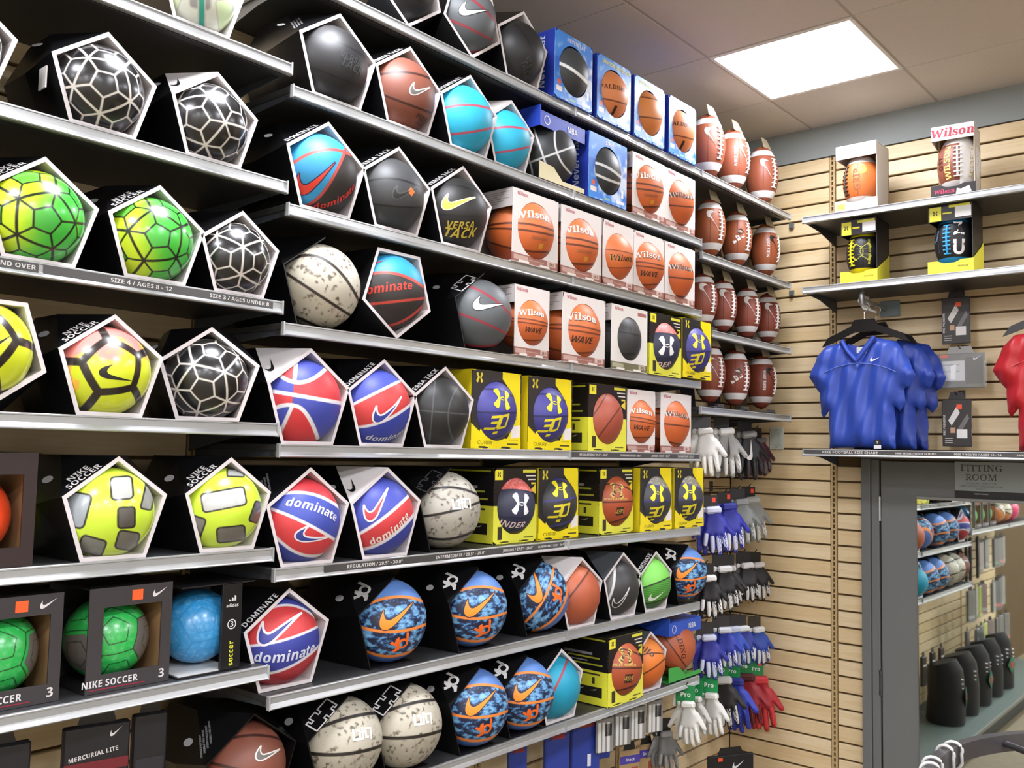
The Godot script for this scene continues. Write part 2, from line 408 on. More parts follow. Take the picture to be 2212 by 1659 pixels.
# ---------------------------------------------------------------- balls
const DESIGNS := {
	"vt_black": {"k": "bands", "c": [[0.63, -0.1, -0.25], [-0.12, -0.28, 0.0]], "col": ["1d1d1e", "1d1d1e", "1a1a1b"], "line": "0c0c0c", "w": 0.02,
		"logos": [["text", "VERSA", 0.580, 0.27, -0.35, 0.150, "333536"], ["text", "TACK", 0.620, 0.08, -0.35, 0.200, "333536"]]},
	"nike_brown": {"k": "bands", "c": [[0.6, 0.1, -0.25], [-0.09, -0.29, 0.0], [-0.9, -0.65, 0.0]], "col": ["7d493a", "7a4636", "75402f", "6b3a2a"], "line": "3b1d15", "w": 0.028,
		"logos": [["swoosh_fat", "", 0.620, 0.2, -0.1, 0.720, "ded9d2"], ["swoosh_thin", "", 0.620, 0.2, -0.1, 0.720, "67625e"], ["text", "VERSA", 0.670, -0.5, -0.3, 0.130, "33201a"], ["text", "TACK", 0.650, -0.66, -0.3, 0.170, "33201a"]]},
	"cyan": {"k": "bands", "c": [[0.42, 0.15, -0.22], [-0.33, 0.14, 0.06]], "col": ["2fb0cf", "27a5c6", "209bbd"], "line": "b3475a", "w": 0.032, "logos": []},
	"cyan_side": {"k": "bands", "rot": -1.0, "c": [[0.42, 0.1, -0.1], [-0.2, 0.1, 0.06]], "col": ["1f97b5", "1f97b5", "1c90ae"], "line": "a33a4a", "w": 0.035,
		"logos": [["swoosh", "", -0.55, -0.35, -1.2, 0.9, "c23a34"]]},
	"dom_blue": {"k": "bands", "c": [[0.555, 0.386, -0.456], [-0.59, 0.844, 1.39]], "col": ["2f8fbd", "2b8ab8", "2c2826"], "line": "b5473f", "w": 0.035,
		"logos": [["swoosh_fat", "", 0.060, -0.08, 0.42, 1.150, "20204a"], ["swoosh", "", 0.060, -0.08, 0.42, 1.150, "d63c2a"], ["text", "dominate", 0.560, -0.52, 0.62, 0.190, "cf3528"]]},
	"vt_gray": {"k": "bands", "c": [[0.45, 0.08, -0.3], [-0.22, -0.05, 0.05]], "col": ["404142", "3a3b3c", "2f3031"], "line": "1a1a1a", "w": 0.025,
		"logos": [["swoosh_fat", "", 0.520, 0.14, 0.05, 0.780, "4c4d4e"], ["swoosh_thin", "", 0.520, 0.14, 0.05, 0.780, "222222"], ["rect", "", 0.640, 0.16, 0.8, 0.085, "e0702a"]]},
	"vt_gold": {"k": "bands", "c": [[-0.03, -0.02, 0.03], [0.75, 0.0, -0.3]], "col": ["232221", "1f1e1d", "1c1b1a"], "line": "0b0b0b", "w": 0.022,
		"logos": [["swoosh_fat", "", 0.250, 0.33, 0.0, 0.980, "efe9cf"], ["swoosh", "", 0.250, 0.33, 0.0, 0.960, "d9c94a"], ["text", "VERSA", 0.300, -0.28, 0.0, 0.190, "b9a23c"], ["text", "TACK", 0.300, -0.5, 0.0, 0.270, "c6b03f"]]},
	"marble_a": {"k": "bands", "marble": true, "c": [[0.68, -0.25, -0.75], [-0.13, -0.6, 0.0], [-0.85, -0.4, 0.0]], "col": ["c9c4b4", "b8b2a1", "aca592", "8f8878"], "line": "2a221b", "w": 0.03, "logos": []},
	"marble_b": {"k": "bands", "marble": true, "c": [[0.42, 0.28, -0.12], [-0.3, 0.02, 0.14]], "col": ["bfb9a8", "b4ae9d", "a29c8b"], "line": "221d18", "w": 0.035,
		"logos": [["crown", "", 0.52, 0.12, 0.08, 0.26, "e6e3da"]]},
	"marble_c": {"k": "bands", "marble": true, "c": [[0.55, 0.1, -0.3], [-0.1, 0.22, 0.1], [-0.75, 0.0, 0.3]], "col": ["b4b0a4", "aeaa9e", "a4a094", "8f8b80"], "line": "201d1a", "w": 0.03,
		"logos": [["crown", "", 0.5, 0.15, 0.05, 0.28, "ecebe6"]]},
	"dom_flip": {"k": "bands", "c": [[0.5, 0.0, -0.35], [-0.25, 0.15, 0.0], [-0.85, 0.1, 0.5]], "col": ["2b8fb8", "322d2b", "302b29", "2c2826"], "line": "c04438", "w": 0.035,
		"logos": [["swoosh", "", -0.360, 0.68, 0.35, 0.720, "c93a2c"], ["text", "dominate", 0.020, 0.13, 0.17, 0.216, "c93a2c"]]},
	"crown_gray": {"k": "bands", "c": [[0.7, -0.4, -0.3], [-0.1, -0.35, -0.1], [-0.82, -0.1, 0.3]], "col": ["5d6163", "565a5c", "4f5355", "242122"], "line": "93303c", "w": 0.03,
		"logos": [["swoosh_fat", "", 0.380, 0.27, -0.22, 0.920, "1d1d1d"], ["swoosh", "", 0.380, 0.27, -0.22, 0.920, "e9e9e6"]]},
	"quad": {"k": "quad", "col": ["c8353a", "3d47a0"], "line": "dcd9dc", "w": 0.045, "logos": []},
	"dom_band": {"k": "bands", "c": [[0.3, 0.55, 0.0], [-0.44, 0.25, 0.3]], "col": ["3f4aa6", "c43a3a", "34409a"], "line": "dcd9dc", "w": 0.036,
		"logos": [["swoosh_fat", "", 0.480, -0.06, 0.38, 0.980, "e3e0e2"], ["swoosh_thin", "", 0.480, -0.06, 0.38, 0.980, "353f92"], ["text", "dominate", 0.480, -0.74, 0.3, 0.190, "c9cbd2"]]},
	"std_black": {"k": "std", "rot": 0.06, "col": ["242424"], "line": "4b4b4b", "w": 0.018, "logos": []},
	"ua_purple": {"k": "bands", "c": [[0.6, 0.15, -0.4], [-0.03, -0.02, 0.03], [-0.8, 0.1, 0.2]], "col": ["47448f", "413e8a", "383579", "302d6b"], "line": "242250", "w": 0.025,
		"logos": [["wings", "", 0.580, 0.36, -0.2, 0.300, "e6d82c"], ["thirty", "", 0.460, -0.36, 0.12, 0.310, "d8c828"]]},
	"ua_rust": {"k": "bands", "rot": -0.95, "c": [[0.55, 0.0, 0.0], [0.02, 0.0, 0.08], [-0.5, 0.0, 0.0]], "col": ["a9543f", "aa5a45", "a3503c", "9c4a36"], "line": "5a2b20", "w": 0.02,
		"logos": [["wings", "", -0.62, -0.42, 0.6, 0.3, "33241b"]]},
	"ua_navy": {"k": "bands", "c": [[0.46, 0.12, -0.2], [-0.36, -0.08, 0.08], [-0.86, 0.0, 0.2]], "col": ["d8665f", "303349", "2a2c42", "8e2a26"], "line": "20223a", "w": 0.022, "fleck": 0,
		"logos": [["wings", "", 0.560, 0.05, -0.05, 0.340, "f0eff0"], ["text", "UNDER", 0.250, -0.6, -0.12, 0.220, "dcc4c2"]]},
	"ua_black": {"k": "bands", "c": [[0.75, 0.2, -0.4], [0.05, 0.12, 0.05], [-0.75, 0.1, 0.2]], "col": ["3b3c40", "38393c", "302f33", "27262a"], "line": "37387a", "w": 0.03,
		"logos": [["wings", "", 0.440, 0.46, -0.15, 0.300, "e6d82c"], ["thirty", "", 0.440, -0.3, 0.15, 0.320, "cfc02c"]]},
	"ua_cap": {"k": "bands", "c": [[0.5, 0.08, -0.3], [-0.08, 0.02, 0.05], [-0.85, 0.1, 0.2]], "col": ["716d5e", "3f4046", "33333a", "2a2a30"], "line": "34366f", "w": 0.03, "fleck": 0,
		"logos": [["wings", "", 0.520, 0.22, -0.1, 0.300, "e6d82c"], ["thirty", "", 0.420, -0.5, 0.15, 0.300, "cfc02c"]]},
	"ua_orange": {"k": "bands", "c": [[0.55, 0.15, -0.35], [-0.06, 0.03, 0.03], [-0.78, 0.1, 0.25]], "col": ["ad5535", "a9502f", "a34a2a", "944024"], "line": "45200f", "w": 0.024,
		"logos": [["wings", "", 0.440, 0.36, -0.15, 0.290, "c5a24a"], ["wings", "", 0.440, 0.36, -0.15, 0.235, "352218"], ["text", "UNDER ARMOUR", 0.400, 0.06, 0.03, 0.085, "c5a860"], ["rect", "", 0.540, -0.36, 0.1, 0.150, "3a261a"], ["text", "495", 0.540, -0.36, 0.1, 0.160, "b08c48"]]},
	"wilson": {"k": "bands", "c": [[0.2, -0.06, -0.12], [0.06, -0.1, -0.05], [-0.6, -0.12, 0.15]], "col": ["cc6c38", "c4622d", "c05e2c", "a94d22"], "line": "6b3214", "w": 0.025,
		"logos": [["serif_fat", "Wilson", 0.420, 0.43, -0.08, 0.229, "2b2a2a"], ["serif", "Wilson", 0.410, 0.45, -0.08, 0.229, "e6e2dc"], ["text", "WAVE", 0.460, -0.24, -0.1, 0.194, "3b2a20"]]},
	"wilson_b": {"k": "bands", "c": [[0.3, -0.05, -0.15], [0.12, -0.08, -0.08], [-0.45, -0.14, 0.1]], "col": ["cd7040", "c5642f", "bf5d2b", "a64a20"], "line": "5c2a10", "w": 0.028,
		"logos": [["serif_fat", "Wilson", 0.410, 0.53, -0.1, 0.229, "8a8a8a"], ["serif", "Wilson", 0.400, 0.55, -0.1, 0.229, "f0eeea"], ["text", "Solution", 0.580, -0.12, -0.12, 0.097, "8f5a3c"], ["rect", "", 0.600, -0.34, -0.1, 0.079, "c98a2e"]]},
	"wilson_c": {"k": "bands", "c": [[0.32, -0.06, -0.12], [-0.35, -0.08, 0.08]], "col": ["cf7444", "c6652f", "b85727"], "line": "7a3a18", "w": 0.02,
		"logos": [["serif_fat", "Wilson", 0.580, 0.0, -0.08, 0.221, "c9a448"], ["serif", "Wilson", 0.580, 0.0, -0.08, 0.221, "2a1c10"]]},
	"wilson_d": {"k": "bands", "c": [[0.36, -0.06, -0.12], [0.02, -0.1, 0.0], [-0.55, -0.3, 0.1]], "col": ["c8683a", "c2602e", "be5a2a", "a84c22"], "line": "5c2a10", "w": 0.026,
		"logos": [["serif_fat", "Wilson", 0.580, 0.36, -0.1, 0.204, "cfcac2"], ["serif", "Wilson", 0.580, 0.36, -0.1, 0.187, "5a3a2a"]]},
	"wilson_k": {"k": "bands", "c": [[0.3, -0.06, -0.1], [-0.4, -0.08, 0.08]], "col": ["3a3b3b", "323333", "2b2c2c"], "line": "1c1d1d", "w": 0.025, "logos": [["serif", "Wilson", 0.25, 0.5, -0.2, 0.22, "444545"]]},
	"sp_black": {"k": "bands", "c": [[0.42, -0.32, -0.35], [-0.55, -0.85, 0.0]], "col": ["3b3e40", "2b2d2f", "262829"], "line": "d6d6d4", "w": 0.05, "logos": []},
	"sp_black_b": {"k": "bands", "c": [[0.4, -0.08, -0.4], [0.12, -0.5, 0.1]], "col": ["333536", "2c2e30", "282a2b"], "line": "c9cac8", "w": 0.04, "logos": []},
	"sp_tiles": {"k": "std", "rot": -0.35, "col": ["2b2d2f"], "line": "c9c9c9", "w": 0.03, "logos": []},
	"sp_orange": {"k": "bands", "c": [[0.0, -0.15, -0.1]], "col": ["cf7e4a", "c8733f"], "line": "6b3418", "w": 0.025,
		"logos": [["serif", "SPALDING", 0.430, 0.38, -0.14, 0.160, "4a2412"], ["player", "", 0.500, -0.42, -0.25, 0.176, "3a1c10"], ["rect", "", 0.100, -0.4, -0.1, 0.072, "4a2412"]]},
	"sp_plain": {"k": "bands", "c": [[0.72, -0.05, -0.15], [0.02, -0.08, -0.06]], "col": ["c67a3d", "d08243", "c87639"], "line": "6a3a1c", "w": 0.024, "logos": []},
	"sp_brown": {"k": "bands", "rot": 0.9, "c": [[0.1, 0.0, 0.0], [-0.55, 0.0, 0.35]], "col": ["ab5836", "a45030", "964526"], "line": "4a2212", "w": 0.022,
		"logos": [["serif", "SPALDING", 0.42, 0.25, -1.25, 0.19, "3c1d12"]]},
	"kd": {"k": "bands", "camo": true, "c": [[0.5, 0.2, -0.3], [-0.27, -0.05, 0.22], [-0.84, -0.1, 0.4]], "col": ["5c83c4", "4d7fae", "4d7fae", "4a69a8"], "line": "e8843a", "w": 0.034,
		"logos": [["swoosh_fat", "", 0.33, 0.1, 0.32, 1.05, "23263c"], ["swoosh", "", 0.33, 0.1, 0.32, 1.05, "f08a24"], ["kd", "", 0.36, -0.56, 0.25, 0.27, "ec6a22"]]},
	"dom_red_a": {"k": "bands", "c": [[0.62, 0.0, -0.35], [0.02, -0.45, -0.1], [-0.72, -0.5, 0.6]], "col": ["c2343c", "3c4aa2", "c93a3e", "343f92"], "line": "dcd9dc", "w": 0.036,
		"logos": [["text", "dominate", 0.42, 0.28, -0.3, 0.21, "d9dbe0"], ["swoosh_fat", "", 0.4, -0.42, -0.35, 0.9, "e3e0e2"], ["swoosh_thin", "", 0.4, -0.42, -0.35, 0.9, "35408f"]]},
	"dom_red_b": {"k": "bands", "c": [[-0.22, 0.7, 0.2], [-0.75, 0.4, 0.4]], "col": ["404aa4", "c63a3e", "343e94"], "line": "dcd9dc", "w": 0.04,
		"logos": [["swoosh_fat", "", 0.12, 0.3, 0.72, 1.0, "e6e2e2"], ["swoosh_thin", "", 0.12, 0.3, 0.72, 1.0, "bf3a44"], ["text", "dominate", 0.45, -0.36, 0.7, 0.19, "e0d6cc"]]},
	"dom_red_c": {"k": "bands", "c": [[0.74, 0.25, -0.6], [-0.05, 0.2, 0.15], [-0.7, 0.2, 0.35]], "col": ["343e94", "c23a3c", "323a8c", "a22c34"], "line": "d4d2d8", "w": 0.03,
		"logos": [["swoosh_fat", "", 0.150, 0.28, 0.3, 1.215, "e0dcdf"], ["swoosh_thin", "", 0.150, 0.28, 0.3, 1.215, "30388a"], ["text", "dominate", 0.300, -0.36, 0.14, 0.234, "c8ccd6"]]},
	"tan_nike": {"k": "bands", "rot": -0.9, "c": [[0.45, 0.0, -0.1], [-0.05, 0.0, 0.05]], "col": ["b25c3c", "b5603f", "a85436"], "line": "5a2a18", "w": 0.03,
		"logos": [["swoosh_fat", "", -0.45, -0.38, -0.75, 0.75, "b0a898"], ["swoosh_thin", "", -0.45, -0.38, -0.75, 0.75, "2a211c"]]},
	"gray_nike": {"k": "bands", "rot": -1.35, "c": [[0.55, 0.0, -0.3], [-0.05, 0.0, 0.25]], "col": ["6a6b69", "5f605e", "323232"], "line": "c6c6c4", "w": 0.045,
		"logos": [["swoosh_fat", "", 0.4, -0.42, 0.7, 0.9, "cfcfcc"], ["swoosh_thin", "", 0.4, -0.42, 0.7, 0.9, "2a2a2a"]]},
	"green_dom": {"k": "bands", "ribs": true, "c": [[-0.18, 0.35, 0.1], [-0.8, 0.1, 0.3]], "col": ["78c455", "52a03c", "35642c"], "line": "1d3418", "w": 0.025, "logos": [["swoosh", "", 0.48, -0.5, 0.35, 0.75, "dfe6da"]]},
	"orange_alfo": {"k": "bands", "rot": -0.35, "c": [[0.2, 0.1, -0.3], [-0.45, 0.1, 0.2]], "col": ["d87f38", "d4752c", "c86426"], "line": "5a2a10", "w": 0.024,
		"logos": [["text", "alfo", 0.3, 0.42, -0.55, 0.24, "4c2612"]]},
	"soccer_bw": {"k": "soccer", "line": "d3cdc4", "e": 0.25, "wt": 0.03, "w": 0.026, "col": ["121213", "161617"], "logos": []},
	"soccer_green": {"k": "soccer", "line": "161c0c", "e": 0.25, "wt": 0.027, "w": 0.019, "col": ["c3dc24", "42b83e"], "pent": "3fae3f", "logos": []},
	"premier": {"k": "dodeca", "line": "231b18", "wt": 0.085, "col": ["d0dc2a", "ee8f86"], "logos": [["swoosh", "", 0.28, -0.12, -0.55, 0.75, "1c1716"]]},
	"lime": {"k": "patch", "col": ["c6e23c"], "line": "26261c", "w": 0.03, "p": [[0.28, 0.52, -0.1, 0.22, 0.25, "a9aaa4"], [-0.6, 0.05, 0.2, 0.24, 0.36, "98a0a4"], [0.4, -0.12, -0.05, 0.17, 0.22, "55514a"], [-0.25, -0.72, 0.3, 0.25, 0.18, "77766c"], [0.45, -0.62, 0.2, 0.22, 0.2, "6d6a60"], [0.85, 0.35, 0.2, 0.12, 0.3, "8d908c"]], "logos": []},
	"lime_b": {"k": "patch", "col": ["c6e23c"], "line": "26261c", "w": 0.03, "p": [[0.1, 0.2, -0.2, 0.5, 0.22, "b5b6b2"], [-0.55, -0.5, 0.3, 0.2, 0.3, "7d7c72"], [0.3, -0.62, -0.1, 0.32, 0.18, "69665c"], [0.88, -0.1, 0.3, 0.12, 0.25, "5a564c"], [0.35, 0.85, 0.0, 0.2, 0.1, "9a9c98"]], "logos": []},
	"white_teal": {"k": "patch", "col": ["d9ddcf"], "line": "c2c4ba", "w": 0.03, "p": [[0.15, 0.2, 0.0, 0.24, 0.5, "9d9c9a"], [0.17, 0.1, -0.05, 0.075, 0.9, "35a08c"], [-0.5, -0.2, 0.3, 0.2, 0.5, "d4e4bc"], [0.75, -0.35, -0.2, 0.2, 0.35, "cfe3b4"]], "logos": []},
	"red_ball": {"k": "patch", "col": ["f04a22"], "line": "c73a1a", "w": 0.02, "p": [[-0.1, 0.75, 0.2, 0.14, 0.1, "d8c8c0"], [0.3, -0.6, 0.0, 0.3, 0.16, "a8423a"]], "logos": []},
	"green_gray": {"k": "cells", "col": ["2fb552", "6a6661"], "line": "1f3020", "w": 0.012, "seed": 2, "logos": []},
	"green_gray_b": {"k": "cells", "col": ["2fb552", "6a6661"], "line": "1f3020", "w": 0.012, "seed": 5, "logos": []},
	"sky_tri": {"k": "cells", "col": ["3592cf", "16191e"], "line": "2a7ab4", "w": 0.012, "seed": 9, "less": true, "logos": []},
	"cream": {"k": "bands", "c": [[0.5, 0.2, 0.3], [0.0, -0.2, 0.3], [-0.5, 0.2, 0.3]], "col": ["d6cdb4", "d2c8ae", "cfc4a8", "c87a40"], "line": "2c2822", "w": 0.04, "logos": []},
	"pink": {"k": "cells", "col": ["e0386c", "e88a3a"], "line": "8a2848", "w": 0.012, "seed": 4, "logos": []},
	"stripe_blue": {"k": "bands", "c": [[0.35, 0.0, -0.2], [-0.35, 0.0, 0.2]], "col": ["2a86b4", "27708f", "2a86b4"], "line": "1c4f70", "w": 0.03, "logos": []},
}
const TEXN := 272
var ball_tex := {}
var icosa: Array[Vector3] = []
var nz_big := FastNoiseLite.new()
var nz_fine := FastNoiseLite.new()

func cols(a: Array) -> Array:
	var o := []
	for s: String in a: o.append(Color(s))
	return o

func make_ball_textures() -> void:
	var g := (1.0 + sqrt(5.0)) / 2.0
	for s1: float in [-1.0, 1.0]:
		for s2: float in [-g, g]:
			icosa.append_array([Vector3(0, s1, s2).normalized(), Vector3(s1, s2, 0).normalized(), Vector3(s2, 0, s1).normalized()])
	var tilt := Basis.from_euler(Vector3(0.42, 0.33, 0.2))
	for i in 12: icosa[i] = tilt * icosa[i]
	nz_big.seed = 3; nz_big.frequency = 2.2; nz_big.fractal_octaves = 3
	nz_fine.seed = 8; nz_fine.frequency = 5.5; nz_fine.fractal_octaves = 3
	var keys := DESIGNS.keys()
	var done := []
	done.resize(keys.size())
	var job := func(i: int) -> void: done[i] = paint_ball(DESIGNS[keys[i]])
	var id := WorkerThreadPool.add_group_task(job, keys.size())
	WorkerThreadPool.wait_for_group_task_completion(id)
	for i in keys.size():
		ball_tex[keys[i]] = ImageTexture.create_from_image(Image.create_from_data(TEXN, TEXN, false, Image.FORMAT_RGB8, done[i]))

func paint_ball(src: Dictionary) -> PackedByteArray:
	var out := PackedByteArray()
	out.resize(TEXN * TEXN * 3)
	var d := src.duplicate()
	d["C"] = cols(d["col"])
	d["L"] = Color(d["line"])
	var at := 0
	for j in TEXN:
		var Y := -((j + 0.5) / TEXN - 0.5) * 4.08
		for i in TEXN:
			var X := ((i + 0.5) / TEXN - 0.5) * 4.08
			var rr := X * X + Y * Y
			if rr > 4.0:
				var k := 2.0 / sqrt(rr)
				rr = 3.999
				var sc := sqrt(1.0 - rr / 4.0)
				var c0 := paint(d, Vector3(X * k * sc, Y * k * sc, 1.0 - rr / 2.0))
				out[at] = c0.r8; out[at + 1] = c0.g8; out[at + 2] = c0.b8
			else:
				var s := sqrt(1.0 - rr / 4.0)
				var c1 := paint(d, Vector3(X * s, Y * s, 1.0 - rr / 2.0))
				out[at] = c1.r8; out[at + 1] = c1.g8; out[at + 2] = c1.b8
			at += 3
	return out

func paint(d: Dictionary, p: Vector3) -> Color:
	var C: Array = d.C
	match d.k:
		"bands":
			var q := Vector2(p.x, p.y)
			if d.has("rot"): q = q.rotated(d.rot)
			var idx := 0
			var md := 9.0
			for c: Array in d.c:
				var y: float = c[0] + c[1] * q.x + c[2] * q.x * q.x
				var sl: float = c[1] + 2.0 * c[2] * q.x
				md = minf(md, absf(y - q.y) / sqrt(1.0 + sl * sl))
				if q.y < y: idx += 1
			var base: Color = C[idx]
			if d.has("camo") and (idx == 1 or idx == 2):
				var n := nz_big.get_noise_3d(p.x * 1.3, p.y * 2.2, p.z + idx * 3.0) + 0.6 * nz_fine.get_noise_3d(p.x, p.y * 1.8, p.z)
				base = Color("17203a") if n < -0.12 else (Color("2d4f7c") if n < 0.06 else (Color("5b90bd") if n < 0.4 else Color("7fb0d0")))
			if d.has("marble"):
				var n := nz_fine.get_noise_3dv(p * 1.2)
				var n2 := nz_big.get_noise_3dv(p * 1.1)
				base = base.lerp(Color("4a4034"), clampf((n - 0.12) * 3.0, 0.0, 0.8) * clampf(n2 * 2.5 + 0.55, 0.0, 1.0))
			if d.has("fleck") and idx == d.fleck:
				base = base.lerp(Color.WHITE, clampf(nz_fine.get_noise_3dv(p * 1.6) * 0.9, 0.0, 0.35))
			if d.has("ribs") and idx == 1:
				base = base.lerp(Color("2c5a24"), 0.55 * (0.5 + 0.5 * sin(q.y * 75.0 + q.x * 10.0)))
			return base.lerp(d.L, clampf((d.w - md) / 0.012 + 0.5, 0.0, 1.0))
		"std":
			var q := Vector2(p.x, p.y).rotated(d.rot)
			var s := 0.8 * q.y
			var md := minf(minf(absf(q.x), absf(q.y)), absf(absf(q.x) - 0.42 - 0.4 * q.y * q.y) / sqrt(1.0 + s * s))
			return (C[0] as Color).lerp(d.L, clampf((d.w - md) / 0.012 + 0.5, 0.0, 1.0))
		"quad":
			var top := 0.43 + p.x * p.x * 0.95
			var bot := -0.1 - 0.3 * p.x - p.x * p.x * (0.9 if p.x < 0.0 else 2.4)
			var mid := 0.14 - 0.14 * p.x
			var vx := -0.1 + 0.05 * p.y
			var md := minf(absf(p.y - top) / sqrt(1.0 + 3.6 * p.x * p.x), absf(p.y - bot) / sqrt(1.0 + pow(-0.3 - 2.0 * p.x * (0.9 if p.x < 0.0 else 2.4), 2.0)))
			md = minf(md, absf(p.y - mid))
			if p.y > top: md = minf(md, absf(p.x - vx))
			if p.y < bot: md = minf(md, absf(p.x - vx + 0.35 * (-0.1 - p.y)))
			var k := 0
			if p.x > (vx if p.y > bot else vx - 0.35 * (-0.1 - p.y)): k += 1
			if p.y < top: k += 1
			if p.y < mid: k += 1
			if p.y < bot: k += 1
			return (C[k % 2] as Color).lerp(d.L, clampf((d.w - md) / 0.012 + 0.5, 0.0, 1.0))
		"soccer", "dodeca":
			var m1 := -2.0
			var m2 := -2.0
			var m3 := -2.0
			for a in icosa:
				var t := a.dot(p)
				if t > m1:
					m3 = m2; m2 = m1; m1 = t
				elif t > m2:
					m3 = m2; m2 = t
				elif t > m3: m3 = t
			var ed := (m1 - m2) / 1.0515
			if d.k == "dodeca":
				var e := (m2 / m1 - 0.4472) / 0.8944
				var g := clampf(0.5 + 1.1 * (0.75 * p.y - 0.35 * p.x) + 0.5 * nz_big.get_noise_3dv(p * 0.6) - e * 0.5, 0.0, 1.0)
				var base := (C[0] as Color).lerp(C[1], smoothstep(0.35, 0.75, g))
				if g > 0.42 and g < 0.58: base = base.lerp(Color("f0a53c"), 0.6)
				return base.lerp(d.L, clampf((d.wt - ed) / 0.015 + 0.5, 0.0, 1.0))
			var e2 := (m2 / m1 - 0.4472) / 0.8944
			var lw := maxf((d.wt - ed), maxf((d.w - absf(e2 - d.e)), (d.w - (m2 - m3) / 1.0515) if e2 > d.e else -1.0))
			var base2 := (C[0] as Color).lerp(C[1], smoothstep(-0.35, 0.5, p.x + 0.25 * p.y + 0.3 * (m1 - 0.9)))
			if d.has("pent") and e2 < d.e: base2 = base2.lerp(Color(d.pent as String), 0.75)
			return base2.lerp(d.L, clampf(lw / 0.014 + 0.5, 0.0, 1.0))
		"patch":
			var base: Color = C[0]
			if p.z < 0.0: return base
			for a: Array in d.p:
				var q := (Vector2(p.x, p.y) - Vector2(a[0], a[1])).rotated(a[2])
				var h := Vector2(a[3], a[4])
				var r := minf(h.x, h.y) * 0.4
				var o := Vector2(maxf(absf(q.x) - h.x + r, 0.0), maxf(absf(q.y) - h.y + r, 0.0)).length() - r
				if o < 0.0: base = Color(a[5] as String)
				base = base.lerp(d.L, clampf((d.w * 0.6 - absf(o)) / 0.012 + 0.5, 0.0, 0.95))
			return base
		"cells":
			var m1 := -2.0
			var m2 := -2.0
			var id := 0
			for i in 12:
				var a := icosa[i]
				var t := a.dot(p)
				if t > m1:
					m2 = m1; m1 = t; id = i
				elif t > m2: m2 = t
			var e3 := (m2 / m1 - 0.4472) / 0.8944
			var second := (id * 5 + int(d.seed)) % (5 if d.has("less") else 3) == 0
			var base3: Color = C[1 if second and (e3 < 0.5 or (id + int(d.seed)) % 2 == 0) else 0]
			if not second: base3 = base3.lerp(Color.WHITE, clampf(nz_fine.get_noise_3dv(p) * 0.35, 0.0, 0.2))
			return base3.lerp(d.L, clampf((d.w - minf((m1 - m2) / 1.05, absf(e3 - 0.3))) / 0.012 + 0.5, 0.0, 0.8))
	return C[0]

var ball_mesh_: ArrayMesh
func ball_mesh() -> ArrayMesh:
	if ball_mesh_ == null:
		var b := MB.new()
		var P := func(i: int, j: int) -> Vector3:
			var t := PI * j / 36.0
			var f := TAU * i / 56.0
			return Vector3(sin(t) * cos(f), sin(t) * sin(f), cos(t))
		var T := func(p: Vector3) -> Vector2:
			var k := sqrt(2.0 / maxf(1.0 + p.z, 0.0006))
			return Vector2(0.5 + p.x * k / 4.08, 0.5 - p.y * k / 4.08)
		for j in 36:
			for i in 56:
				var a: Vector3 = P.call(i, j)
				var c: Vector3 = P.call(i + 1, j)
				var e: Vector3 = P.call(i + 1, j + 1)
				var f: Vector3 = P.call(i, j + 1)
				if j > 0: b.tri(a, c, e, a, c, e, T.call(a), T.call(c), T.call(e))
				if j < 35: b.tri(a, e, f, a, e, f, T.call(a), T.call(e), T.call(f))
		ball_mesh_ = b.mesh()
	return ball_mesh_

func ball(design: String, at: Vector3, r: float, label: String, soccer := false, group := "", roll := 0.0, spin := 0.0) -> Node3D:
	var z := (EYE - at).normalized()
	z = z.rotated(Vector3.UP, spin)
	var x := Vector3.UP.cross(z).normalized()
	var o := thing("soccer_ball" if soccer else "basketball", label, "soccer ball" if soccer else "basketball", at, 0.0, group)
	o.basis = Basis(x, z.cross(x), z) * Basis(Vector3(0, 0, 1), roll)
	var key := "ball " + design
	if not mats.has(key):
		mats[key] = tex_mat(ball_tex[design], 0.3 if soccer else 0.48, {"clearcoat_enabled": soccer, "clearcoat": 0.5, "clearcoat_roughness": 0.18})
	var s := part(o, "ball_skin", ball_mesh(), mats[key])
	s.scale = Vector3.ONE * r
	for l: Array in DESIGNS[design].logos:
		var tris: PackedVector2Array
		var nm := "emblem"
		match l[0]:
			"text": tris = text_tris(l[1], true, 0.2); nm = "lettering"
			"serif": tris = text_tris(l[1], true, 0.1, true); nm = "lettering"
			"serif_fat": tris = text_tris(l[1], true, 0.1, true, 1.04); nm = "lettering_outline"
			_: tris = logo(l[0])
		var lift := 1.005 if l[0] in ["swoosh_fat", "serif_fat"] else 1.009
		ball_art(s, nm, tris, Vector2(l[2], l[3]), l[4], l[5], mat(l[6], 0.42), lift)
	return o

